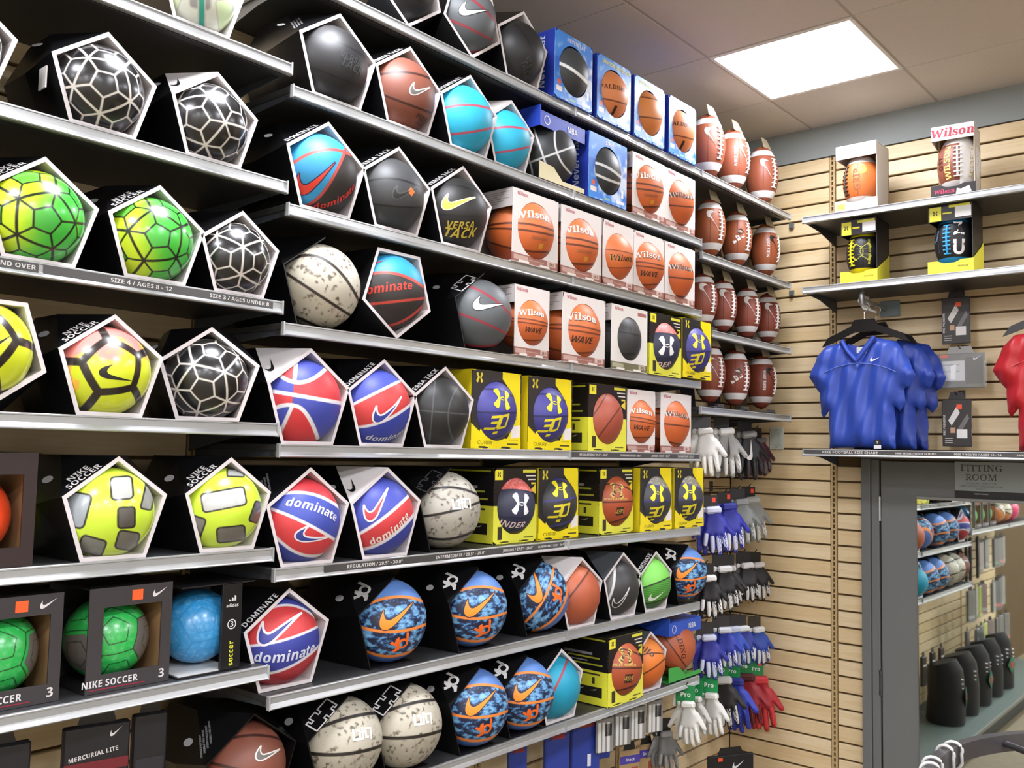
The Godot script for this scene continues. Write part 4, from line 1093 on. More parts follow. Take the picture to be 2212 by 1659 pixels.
# gloves: pair on a header card hung from a hook. body, accent and card colours
func glove_pair(at: Vector3, turn: float, s: float, body: String, accent: String, card: String, label: String, group: String, o := {}) -> void:
	var t := thing("glove_pair", label, "gloves", at, turn, group)
	var g := glove_meshes()
	var ch: float = o.get("card_h", 0.07)
	if card:
		part(t, "header_card", MB.new().box(Vector3(0, -ch * 0.5, 0), Vector3(0.075, ch, 0.004)).mesh(), mat(card, 0.45))
		if o.has("side"):
			part(t, "card_edge", MB.new().box(Vector3(-0.0445, -ch * 0.5, -0.006), Vector3(0.012, ch + 0.01, 0.016), 0.001).mesh(), mat(o.side, 0.6))
			flat_art(t, "lettering", text_tris("Pro", true), Transform3D(Basis.from_scale(Vector3.ONE * 0.018), Vector3(0.0, -ch * 0.45, 0.0026)), mat("d8e0d4", 0.5))
	if o.has("dot"):
		part(t, "price_dot", MB.new().box(Vector3(0.02, -0.02, 0.003), Vector3(0.016, 0.02, 0.001)).mesh(), mat("e8452e", 0.5))
	for k in 2:
		var sd := -1.0 if k == 0 else 1.0
		var h := part(t, "glove", g.hand, mat(body, 0.55))
		h.transform = Transform3D(Basis.from_euler(Vector3(0.0, (0.35 if k == 0 else -0.25) + (PI if k == 0 else 0.0), sd * 0.09)) * Basis.from_scale(Vector3.ONE * s), Vector3(0.012 * sd, -ch + 0.02, 0.016 * sd))
		part(h, "cuff", g.cuff, mat(o.get("cuff", accent), 0.55))
		for i in 4:
			if i != 1 or k == 1: part(h, "finger_stripe", g.finger[i], mat(accent, 0.5))
		if o.has("mark") and k == 1:
			flat_art(h, "emblem", logo("swoosh"), Transform3D(Basis.from_euler(Vector3(0, 0, 1.1)) * Basis.from_scale(Vector3.ONE * 0.085), Vector3(-0.003, -0.075, 0.027)), mat(o.mark, 0.45))

func hang_card(at: Vector3, w: float, h: float, hex: String, label: String, cat: String, group: String, o := {}) -> Node3D:
	var t := thing(o.get("name", "hanging_pack"), label, cat, at, o.get("turn", 0.0), group)
	var d: float = o.get("d", 0.02)
	if o.has("print"):
		part(t, "printed_card", MB.new().box(Vector3(0, -h * 0.5 - 0.02, 0), Vector3(w, h, d), 0.002).mesh(), panel_mat(o.print))
	else:
		part(t, "pack_body", MB.new().box(Vector3(0, -h * 0.5 - 0.02, 0), Vector3(w, h, d), minf(0.004, d * 0.3)).mesh(), mat(hex, o.get("rough", 0.4)))
	part(t, "hang_tab", MB.new().prism(pv([-w * 0.3, -0.022, w * 0.3, -0.022, w * 0.22, 0.012, -w * 0.22, 0.012]), Transform3D(), -0.001, 0.001).mesh(), mat(o.get("tab", "1d1b1c"), 0.4))
	for b: Array in o.get("bands", []):   # name, y centre, height, width share, colour
		part(t, b[0], MB.new().box(Vector3(b[5] if b.size() > 5 else 0.0, -0.02 - h * b[1], d * 0.5 + 0.0006), Vector3(w * b[3], h * b[2], 0.0014)).mesh(), mat(b[4], 0.4))
	for a: Array in o.get("art", []):    # kind, text, x, y, size, rot, colour
		var tr := text_tris(a[1]) if a[0] == "text" else logo(a[0])
		flat_art(t, "lettering" if a[0] == "text" else "emblem", tr, Transform3D(Basis.from_euler(Vector3(0, 0, a[5])) * Basis.from_scale(Vector3.ONE * a[4]), Vector3(a[2] * w, -0.02 - h * a[3], d * 0.5 + 0.0022)), mat(a[6], 0.4))
	if o.has("film"):
		part(t, "plastic_film", MB.new().box(Vector3(0, -h * 0.5 - 0.02, 0), Vector3(w * 1.06, h * 1.04, d + 0.008), 0.006).mesh(), mat("ffffff", 0.08, 0.0, {"transparency": BaseMaterial3D.TRANSPARENCY_ALPHA, "albedo_color": Color(1, 1, 1, 0.12)}))
	return t

func peg_hook(at: Vector3, len: float, label: String) -> void:
	var t := thing("peg_hook", label, "hook", at, 0.0, "wire peg hooks on the slatwall")
	part(t, "wire", MB.new().tube(PackedVector3Array([Vector3(0, 0, 0.004), Vector3(0, 0.002, len * 0.6), Vector3(0, 0.006, len - 0.01), Vector3(0, 0.02, len)]), PackedFloat32Array([0.0028]), 6).mesh(), mat("5a5856", 0.3, 0.9))
	part(t, "back_plate", MB.new().box(Vector3(0, 0, 0.003), Vector3(0.03, 0.05, 0.005), 0.001).mesh(), mat("55524e", 0.35, 0.8))

func jersey(at: Vector3, turn: float, hex: String, label: String, group: String, detail := true) -> void:
	var t := thing("jersey", label, "jersey", at, turn, group)
	var body := pv([-0.075, 0.478, -0.006, 0.392, 0.07, 0.49, 0.155, 0.468, 0.19, 0.42, 0.236, 0.318, 0.212, 0.27, 0.185, 0.262, 0.19, 0.2, 0.165, 0.165, 0.143, 0.19, 0.15, 0.1, 0.152, 0.0, 0.0, 0.006, -0.148, 0.0, -0.146, 0.1, -0.14, 0.17, -0.175, 0.135, -0.188, 0.16, -0.186, 0.25, -0.215, 0.28, -0.236, 0.325, -0.2, 0.42, -0.155, 0.466])
	var folds := func(q: Vector2) -> float: return 0.009 * sin(q.x * 52.0 + q.y * 9.0) * clampf((0.42 - q.y) * 4.0, 0.0, 1.0) + 0.006 * sin(q.x * 95.0 - q.y * 21.0) + 0.005 * sin(q.y * 60.0 + q.x * 30.0) * clampf(absf(q.x) * 9.0 - 0.8, 0.0, 1.0)
	part(t, "body", inflate(body, 0.045, 0.07, 0.0125, folds).mesh(), mat(hex, 0.45, 0.0, {"rim_enabled": true, "rim": 0.4}))
	if detail:
		for sd: float in [-1.0, 1.0]:
			var a := Vector3(-0.075, 0.482, 0.03) if sd < 0.0 else Vector3(0.07, 0.492, 0.03)
			part(t, "collar", MB.new().tube(PackedVector3Array([a, a.lerp(Vector3(-0.005, 0.382, 0.045), 0.5) + Vector3(sd * 0.004, 0, 0.012), Vector3(-0.004, 0.385, 0.05)]), PackedFloat32Array([0.012]), 8, 0.45, Vector3(0, 0, 1)).mesh(), mat(hex, 0.6))
		part(t, "inner_back", inflate(pv([-0.08, 0.476, 0.0, 0.452, 0.078, 0.484, 0.06, 0.36, -0.07, 0.36]), 0.004, 0.02, 0.02).mesh(), mat(hex, 0.6)).position.z = -0.02
		part(t, "neck_label", MB.new().box(Vector3(0.0, 0.44, -0.012), Vector3(0.045, 0.028, 0.002)).mesh(), mat("dcdcd8", 0.6))
		var yoke := PackedVector3Array()
		for i in 15:
			var x := -0.17 + 0.34 * i / 14.0
			yoke.append(Vector3(x, 0.375 - 1.6 * x * x, 0.046 + folds.call(Vector2(x, 0.375))))
		part(t, "yoke_seam", MB.new().tube(yoke, PackedFloat32Array([0.0022]), 5).mesh(), mat(Color(hex).lightened(0.2).to_html(false), 0.6))
		flat_art(t, "emblem", logo("swoosh"), Transform3D(Basis.from_scale(Vector3.ONE * 0.042), Vector3(0.083, 0.388, 0.062)), mat("e8e8ee", 0.5))
		part(t, "size_tag", MB.new().box(Vector3(0.09, 0.028, 0.058), Vector3(0.028, 0.024, 0.002)).mesh(), mat("15151c", 0.5))
		part(t, "white_tag", MB.new().box(Vector3(0.09, 0.008, 0.058), Vector3(0.03, 0.015, 0.002)).mesh(), mat("d8d8dc", 0.5))
		flat_art(t, "lettering", text_tris("S"), Transform3D(Basis.from_scale(Vector3.ONE * 0.011), Vector3(0.09, 0.028, 0.0596)), mat("e0e0e0", 0.5))

func hanger(at: Vector3, turn: float, label: String, group: String, hexhook := "c9c9c4") -> Node3D:
	var t := thing("clothes_hanger", label, "hanger", at, turn, group)
	part(t, "shoulder_bar", MB.new().prism(pv([-0.2, -0.115, -0.17, -0.075, -0.06, -0.03, -0.045, -0.002, 0.045, -0.002, 0.06, -0.03, 0.17, -0.075, 0.2, -0.115, 0.15, -0.098, 0.05, -0.058, -0.05, -0.058, -0.15, -0.098]), Transform3D(), -0.006, 0.006).mesh(), mat("131214", 0.35))
	var hk := PackedVector3Array([Vector3(0, -0.005, 0), Vector3(0, 0.03, 0)])
	for i in 10:
		var a := -PI * 0.5 + PI * 1.25 * i / 9.0
		hk.append(Vector3(cos(a) * 0.022, 0.055 + sin(a) * 0.022 + 0.0, 0))
	part(t, "hook", MB.new().tube(hk, PackedFloat32Array([0.0025]), 6).mesh(), mat(hexhook, 0.25, 0.8))
	return t

# ---------------------------------------------------------------- shelving
func shelf(x0: float, x1: float, y: float, deep: float, label: String, group: String, wall_b := false) -> Node3D:
	var len := x1 - x0 - 0.004
	var t := thing("shelf", label, "shelf", Vector3(-0.0, y, (x0 + x1) * 0.5) if wall_b else Vector3((x0 + x1) * 0.5, y, 0.0), -PI / 2.0 if wall_b else 0.0, group)
	var xf := Transform3D(Basis(Vector3(0, 0, 1), Vector3(0, 1, 0), Vector3(-1, 0, 0)), Vector3(0, 0, 0))   # profile (z, y) swept along x
	var dk := MB.new().box(Vector3(0, -0.0085, deep * 0.5 + 0.004), Vector3(len, 0.015, deep - 0.02), 0.001)
	dk.box(Vector3(0, -0.022, deep - 0.03), Vector3(len - 0.01, 0.014, 0.02), 0.001)
	part(t, "shelf_deck", dk.mesh(), mat("424344", 0.42, 0.3))
	var D0 := deep
	var fas := PackedVector2Array([Vector2(D0 - 0.009, 0.0), Vector2(D0 - 0.001, 0.0), Vector2(D0, -0.001), Vector2(D0, -0.0035), Vector2(D0 - 0.003, -0.0045), Vector2(D0 - 0.003, -0.018), Vector2(D0 - 0.001, -0.021), Vector2(D0 + 0.004, -0.0265), Vector2(D0 + 0.005, -0.029), Vector2(D0 + 0.003, -0.0312), Vector2(D0 - 0.009, -0.0312)])
	part(t, "price_channel", MB.new().prism(fas, xf, -len * 0.5, len * 0.5).mesh(), mat("b0b2b2", 0.3, 0.4))
	for s: float in [-1.0, 1.0]:
		part(t, "end_cap", MB.new().box(Vector3(s * (len * 0.5 - 0.001), -0.0155, deep - 0.002), Vector3(0.004, 0.034, 0.014), 0.001).mesh(), mat("a9abab", 0.35, 0.3))
		part(t, "bracket", MB.new().prism(pv([0.006, -0.016, deep - 0.02, -0.016, deep - 0.02, -0.028, deep * 0.55, -0.036, 0.006, -0.075]), xf, s * (len * 0.5 - 0.008) - 0.0015, s * (len * 0.5 - 0.008) + 0.0015).mesh(), mat("4c525a", 0.4, 0.3))
	return t

func label_strip(x0: float, x1: float, y: float, z: float, words: Array, label: String, wall_b := false, wide_x := 0.0) -> void:   # words: [text, centre 0..1, cap height]
	var len := x1 - x0
	var t := thing("shelf_label_strip", label, "label strip", Vector3(-z, y, (x0 + x1) * 0.5) if wall_b else Vector3((x0 + x1) * 0.5, y, z), -PI / 2.0 if wall_b else 0.0)
	part(t, "strip", MB.new().box(Vector3(0, -0.013, 0.003), Vector3(len, 0.019 + wide_x, 0.002)).mesh(), mat("4a4948", 0.35))
	for w: Array in words:
		flat_art(t, "lettering", text_tris(w[0], true, 0.0, false, 1.25), Transform3D(Basis.from_scale(Vector3.ONE * w[2]), Vector3((w[1] - 0.5) * len, -0.0128, 0.0047)), mat("d0cecb", 0.5))

func planks(parent: Node3D, x0: float, x1: float, y0: float, y1: float, wall_b: bool) -> void:
	var w := x1 - x0 - 0.002
	var key := "plank %.3f" % w
	if not art.has(key):   # one shared shape per width: bevelled board with a lip behind the groove
		var b := MB.new().box(Vector3(0, 0, 0.0), Vector3(w, 0.0672, 0.016), 0.0022)
		art[key] = b.mesh()
	var g0 := 2.2747 + 0.45 + 0.0381
	var k0 := int(ceil((y0 - g0) / 0.0762 + 0.2))
	var k1 := int(floor((y1 - g0) / 0.0762 - 0.2)) + 1
	for k in range(k0, k1):
		var o := part(parent, "plank", art[key], wood[(k * 7 + int(absf(x0) * 13.0)) % wood.size()])
		var yy := g0 + k * 0.0762
		if wall_b:
			o.position = Vector3(-0.008, yy, (x0 + x1) * 0.5)
			o.rotation.y = -PI / 2.0
		else:
			o.position = Vector3((x0 + x1) * 0.5, yy, 0.008)

func standard(parent: Node3D, x: float, y0: float, y1: float, wall_b: bool) -> void:
	var o := part(parent, "slotted_standard", MB.new().box(Vector3(-0.009, (y0 + y1) * 0.5, 0), Vector3(0.009, y1 - y0, 0.02)).box(Vector3(0.009, (y0 + y1) * 0.5, 0), Vector3(0.009, y1 - y0, 0.02)).mesh(), mat("b79d70", 0.5))
	var sl := MB.new()
	var n := int((y1 - y0) / 0.0254)
	for i in n:
		sl.box(Vector3(0, y0 + 0.0254 * (i + 0.5), -0.001), Vector3(0.009, 0.0075, 0.018))
	var s := part(o, "slot_bridges", sl.mesh(), mat("b79d70", 0.5))
	s.set_meta("kind", "stuff")
	part(o, "channel_back", MB.new().box(Vector3(0, (y0 + y1) * 0.5, -0.008), Vector3(0.01, y1 - y0, 0.002)).mesh(), mat("2a2119", 0.8))
	o.position = Vector3(-0.008, 0, x) if wall_b else Vector3(x, 0, 0.008)
	if wall_b: o.rotation.y = -PI / 2.0

var wood := []

func build_room() -> void:
	for c: Array in [["dcc7a0", "d3bb90"], ["d8c198", "cfb588"], ["dfcba6", "d6bf96"]]:
		var m := tex_mat(noise_tex(0.012, [c[0], c[1], c[0], c[1]], 256, 256, FastNoiseLite.TYPE_SIMPLEX_SMOOTH, 3), 0.42)
		m.uv1_triplanar = true
		m.uv1_world_triplanar = true
		m.uv1_scale = Vector3(0.6, 9.0, 0.6)
		wood.append(m)
	var backing := mat("5f4a2c", 0.8)
	var wa := struct("wall_left")
	part(wa, "backing_board", MB.new().box(Vector3(-4.5, 1.85, -0.06), Vector3(9.2, 3.9, 0.12)).mesh(), backing)
	for s: Array in [[XM + 0.016, -0.016], [XJ + 0.016, XM - 0.016], [XL + 0.016, XJ - 0.016], [-4.26 + 0.016, XL - 0.016], [-5.43, -4.26 - 0.016]]:
		planks(wa, s[0], s[1], 0.1, 3.486, false)
	for x: float in [XL, XJ, XM, -4.26]:
		standard(wa, x, 0.1, 3.48, false)
	var wb := struct("wall_front")
	part(wb, "backing_board", MB.new().box(Vector3(0.06, 1.85, 3.2), Vector3(0.12, 3.9, 6.8)).mesh(), backing)
	planks(wb, 0.018, 0.545, 0.0, 3.486, true)
	planks(wb, 0.577, 0.7, 0.0, 2.0, true)
	planks(wb, 0.577, 1.62, 2.04, 3.486, true)
	planks(wb, 1.652, 2.9, 2.04, 3.486, true)
	standard(wb, 0.561, 0.02, 3.48, true)
	standard(wb, 1.636, 2.04, 3.48, true)
	var band := mat("8c9290", 0.7)
	var t1 := struct("trim_1")
	part(t1, "painted_band", MB.new().box(Vector3(-0.009, 3.567, 3.2), Vector3(0.018, 0.158, 6.6)).mesh(), band)
	var t2 := struct("trim_2")
	part(t2, "painted_band", MB.new().box(Vector3(-4.5, 3.567, 0.009), Vector3(9.0, 0.158, 0.018)).mesh(), band)
	var wr := struct("wall_right")
	part(wr, "wall_panel", MB.new().box(Vector3(-4.5, 1.85, 6.56), Vector3(9.2, 3.9, 0.12)).mesh(), mat("d9d4c8", 0.8))
	var wk := struct("wall_back")
	part(wk, "wall_panel", MB.new().box(Vector3(-9.06, 1.85, 3.2), Vector3(0.12, 3.9, 6.8)).mesh(), mat("d9d4c8", 0.8))
	var fl := struct("floor")
	var fm := tex_mat(noise_tex(0.02, ["6d6250", "85785c", "776953", "8c7d62"], 256, 256), 0.6)
	fm.uv1_triplanar = true
	fm.uv1_world_triplanar = true
	fm.uv1_scale = Vector3(4.0, 1.0, 0.9)
	part(fl, "floor_boards", MB.new().box(Vector3(-4.5, -0.06, 3.2), Vector3(9.2, 0.12, 6.8)).mesh(), fm)
	# ceiling: lay-in tiles in a grid
	var ce := struct("ceiling")
	part(ce, "plenum_cover", MB.new().box(Vector3(-4.5, CEIL + 0.09, 3.2), Vector3(9.2, 0.12, 6.8)).mesh(), mat("3a3632", 0.9))
	var tm := tex_mat(noise_tex(0.09, ["bdb4aa", "cdc5ba", "c9c0b6", "d0c8be"], 256, 256), 0.9)
	tm.uv1_triplanar = true
	tm.uv1_world_triplanar = true
	tm.uv1_scale = Vector3(2.3, 2.3, 2.3)
	var tile := MB.new().box(Vector3(0, 0.009, 0), Vector3(0.596, 0.018, 0.588), 0.0015).mesh()
	var pitch := 0.6
	for i in range(-1, 15):
		for j in range(-1, 11):
			var cx := -0.784 - 0.6 * i
			var cz := 0.7525 + 0.6 * j
			if i in [0, 4, 7, 10, 13] and j in [0, 4, 7, 10]:
				continue
			part(ce, "tile", tile, tm).position = Vector3(cx, CEIL, cz)
	var tb := mat("a89f93", 0.6)
	for j in range(-1, 12):
		part(ce, "grid_bar", MB.new().box(Vector3(-4.5, CEIL + 0.004, 0.4525 + 0.6 * j), Vector3(9.0, 0.005, 0.024)).mesh(), tb)
	for i in range(-1, 16):
		part(ce, "grid_bar", MB.new().box(Vector3(-0.484 - 0.6 * i, CEIL + 0.012, 3.2), Vector3(0.02, 0.005, 6.6)).mesh(), tb)
	# troffers
	var glow := mat("ffffff", 0.5, 0.0, {"emission_enabled": true, "emission": Color("fbfbff"), "emission_energy_multiplier": GLOW})
	for i in [0, 4, 7, 10, 13]:
		for j in [0, 4, 7, 10]:
			var at := Vector3(-0.784 - 0.6 * i, CEIL, 0.7525 + 0.6 * j)
			var nm := "glowing square ceiling light panel above the corner" if i == 0 and j == 0 else "glowing square ceiling light panel over the shop floor, %s column, %s row from corner" % [ORD[[0, 4, 7, 10, 13].find(i)], ORD[[0, 4, 7, 10].find(j)]]
			var t := thing("ceiling_light", nm, "ceiling light", at, 0.0, "square ceiling light panels")
			part(t, "diffuser", MB.new().box(Vector3(0, 0.008, 0), Vector3(0.556, 0.006, 0.566)).mesh(), glow)
			var fr := MB.new()
			for s: float in [-1.0, 1.0]:
				fr.box(Vector3(s * 0.286, 0.004, 0), Vector3(0.02, 0.016, 0.592), 0.002)
				fr.box(Vector3(0, 0.004, s * 0.29), Vector3(0.552, 0.016, 0.016), 0.002)
			part(t, "frame", fr.mesh(), mat("d9d5ce", 0.4))
			for s: float in [-0.15, 0.15]: part(t, "latch", MB.new().box(Vector3(0.281, -0.003, s), Vector3(0.02, 0.006, 0.035), 0.002).mesh(), mat("e8e6e2", 0.4))
			var al := AreaLight3D.new()
			al.name = "panel_light"
			al.area_size = Vector2(0.55, 0.56)
			al.light_energy = LAMP * (0.5 if i == 0 and j == 0 else 1.0)
			al.light_color = Color("f3f5ff")
			al.shadow_enabled = true
			al.set("area_range", 14.0)
			al.rotation.x = -PI / 2.0
			al.position.y = -0.012
			t.add_child(al)

func build_shelves() -> void:
	for i in 8:
		var y: float = BASKET_Y[i]
		shelf(XL, XJ, y, DEEP, "gray metal basketball shelf, %s from top, left half beside soccer balls" % ORD[i], "basketball shelves")
		shelf(XJ, XM, y, DEEP, "gray metal basketball shelf, %s from top, right half toward the footballs" % ORD[i], "basketball shelves")
	for i in 4:
		shelf(XM, XE, FOOT_Y[i], DEEP, "gray metal football shelf in the corner, %s from top" % ORD[i], "football shelves")
	for i in 6:
		shelf(-4.256, XL, SOCCER_Y[i], DEEP, "gray metal soccer ball shelf at left, %s from top" % ORD[i], "soccer shelves")
		shelf(-5.42, -4.256, SOCCER_Y[i], DEEP, "gray metal soccer shelf past the left edge, %s from top" % ORD[i], "soccer shelves")
	shelf(0.5682, 1.62, 3.0973, 0.4, "top gray shelf on fitting room wall holding boxed footballs", "fitting room wall shelves", true)
	shelf(0.5682, 1.62, 2.7725, 0.4, "second gray shelf on fitting room wall holding black footballs", "fitting room wall shelves", true)
	shelf(0.5682, 2.0, 2.0365, 0.4, "lowest gray shelf above the fitting room door under the jerseys", "fitting room wall shelves", true)
	label_strip(-3.66, XL - 0.03, 2.3518, DEEP - 0.004, [["SIZE 4 / AGES 8 - 12", 0.38, 0.0088], ["SIZE 3 / AGES UNDER 8", 0.83, 0.0085]], "gray size strip with soccer ball sizes on third soccer shelf")
	label_strip(-4.25, -3.67, 2.3518, DEEP - 0.004, [["SIZE 5 / AGES 13 AND OVER", 0.82, 0.0088]], "gray size strip naming over ages at far left of third soccer shelf")
	label_strip(-2.94, XJ - 0.02, 1.7064, DEEP - 0.004, [["REGULATION / 29.5\" - 30.0\"", 0.17, 0.0086], ["INTERMEDIATE / 28.5\" - 29.0\"", 0.5, 0.0086], ["JUNIOR / 27.5\" - 28.0\"", 0.76, 0.0082], ["ELEMENTARY / 25.5\" - 26.0\"", 0.93, 0.0062]], "dark size strip with regulation basketball sizes on sixth basketball shelf")
	label_strip(XJ + 0.01, XM - 0.01, 2.005, DEEP - 0.004, [["REGULATION / 29.5\" - 30.0\"", 0.15, 0.0075], ["INTERMEDIATE / 28.5\"", 0.42, 0.0075], ["JUNIOR / 27.5\" - 28.0\"", 0.66, 0.0075], ["ELEMENTARY / 25.5\"", 0.88, 0.0075]], "dark size strip on fifth basketball shelf under white ball cartons")
	label_strip(0.575, 1.6, 2.0365, 0.396, [["NIKE FOOTBALL SIZE CHART", 0.2, 0.0105], ["1000 MENS / HIGH SCHOOL", 0.47, 0.0075], ["1000 Y YOUTH / AGES 12 - 14", 0.7, 0.0075], ["1000 J JUNIOR / AGES 9 - 12", 0.92, 0.0075]], "dark football size chart strip on shelf above fitting room door", true)
	var dk := thing("base_deck", "long gray base deck along the foot of the ball wall", "base deck", Vector3(-3.2, 0, 0))
	part(dk, "deck_top", MB.new().box(Vector3(0, 0.142, 0.275), Vector3(4.6, 0.016, 0.51), 0.003).mesh(), mat("5d6862", 0.5, 0.2))
	part(dk, "kick_plate", MB.new().box(Vector3(0, 0.066, 0.26), Vector3(4.56, 0.132, 0.48)).mesh(), mat("2c2f2d", 0.5))
	part(dk, "front_edge", MB.new().box(Vector3(0, 0.136, 0.535), Vector3(4.6, 0.03, 0.012), 0.003).mesh(), mat("80827e", 0.35, 0.5))

# ---------------------------------------------------------------- ball wall stock
func spot(i: int, row: int, kind: String) -> String:
	return "%s from left on %s %s shelf" % [ORD[i], ORD[row], kind]

func stock_row(kind: String, row: int, y: float, list: Array) -> void:
	for i in list.size():
		var e: Array = list[i]           # [shape, x, z, design, ball look, box look, options]
		var o: Dictionary = e[6] if e.size() > 6 else {}
		var where := spot(i, row, kind)
		var soc := kind == "soccer"
		var bl := "%s, %s" % [e[4], where]
		var xl := "%s, %s" % [e[5], where]
		var x: float = e[1]
		var z: float = e[2]
		match e[0]:
			"P":
				var rad: float = o.get("rad", 0.119 if soc else 0.134)
				var r: float = o.get("r", 0.0955 if soc else 0.108)
				pent_box(Vector3(x, y, z), rad, xl, o)
				var up: float = rad if o.get("flip", false) else rad * 0.809
				var off := Vector3(0, 0, -0.042 if soc else -0.05).rotated(Vector3.UP, o.get("yaw", 0.0))
				ball(e[3], Vector3(x, y + up, z) + off, r, bl, soc, "", o.get("roll", 0.0))
			"O":
				var rad: float = o.get("rad", 0.134)
				o["rim"] = "black"; o["open"] = true
				pent_box(Vector3(x, y, z), rad, xl, o)
				ball(e[3], Vector3(x + 0.012, y + 0.116, z - 0.045), o.get("r", 0.114), bl, soc, "", o.get("roll", 0.0))
			"W":
				var w: float = o.get("w", 0.235)
				var h: float = o.get("h", 0.24)
				var r: float = minf(0.1155, w * 0.49 - 0.0026)
				var hole := minf(o.get("hole", 0.092), w * 0.42)
				o["cy"] = maxf(h * 0.49, r + 0.003)
				window_box(Vector3(x, y + o.get("lift", 0.0), z), w, h, 0.225, hole, o.k, xl, "window ball cartons on the shelves", o)
				ball(e[3], Vector3(x, y + o.get("lift", 0.0) + o.cy, z - sqrt(r * r - hole * hole) - 0.003), r, bl, soc, "", o.get("roll", 0.0))
			"T":
				tray_box(Vector3(x, y, z), o.w, o.h, 0.2, o.back, o.floor, xl)
				ball(e[3], Vector3(x, y + 0.118, z - 0.085), 0.114, bl, soc, "", o.get("roll", 0.0))
			"F":
				var w: float = o.get("w", 0.185)
				var h: float = o.get("h", 0.215)
				frame_box(Vector3(x, y, z), w, h, 0.19, xl, o.get("yaw", 0.0), o.get("hex", "3b3739"), o.get("plain", false))
				ball(e[3], Vector3(x - 0.006, y + 0.094, z - 0.096), 0.088, bl, soc, "", o.get("roll", 0.0))
			"S":   # spine carton
				var t := thing("ball_box", xl, "box", Vector3(x, y, z))
				var sp := part(t, "printed_spine", MB.new().box(Vector3(0.036, 0.1, -0.004), Vector3(0.052, 0.2, 0.008), 0.001).mesh(), mat("151416", 0.35))
				var X := func(yy: float, s: float, rot: float) -> Transform3D: return Transform3D(Basis.from_euler(Vector3(0, 0, rot)) * Basis.from_scale(Vector3.ONE * s), Vector3(0.036, yy, 0.0007))
				flat_art(sp, "emblem", logo("stripes"), X.call(0.158, 0.014, 0.0), mat("dcdcdc", 0.4))
				flat_art(sp, "lettering", text_tris("adidas"), X.call(0.148, 0.0075, 0.0), mat("dcdcdc", 0.4))
				flat_art(sp, "emblem", logo("ring"), X.call(0.105, 0.0115, 0.0), mat("dcdcdc", 0.4))
				flat_art(sp, "lettering", text_tris("3"), X.call(0.105, 0.0125, 0.0), mat("dcdcdc", 0.4))
				flat_art(sp, "lettering", text_tris("soccer"), X.call(0.038, 0.013, PI / 2.0), mat("d4d43a", 0.4))
				part(t, "carton", MB.new().box(Vector3(0, 0.0015, -0.095), Vector3(0.19, 0.003, 0.19)).box(Vector3(0, 0.199, -0.095), Vector3(0.19, 0.003, 0.19)).box(Vector3(0, 0.1, -0.19), Vector3(0.19, 0.2, 0.003)).mesh(), mat("1a191b", 0.4))
				part(t, "inner_floor", MB.new().box(Vector3(-0.02, 0.004, -0.09), Vector3(0.14, 0.002, 0.17)).mesh(), mat("c9cac8", 0.5))
				ball(e[3], Vector3(x + 0.004, y + 0.093, z - 0.1), 0.086, bl, soc, "", 0.0)
			"B":
				ball(e[3], Vector3(x, y + o.r, z), o.r, bl, soc, "", o.get("roll", 0.0))

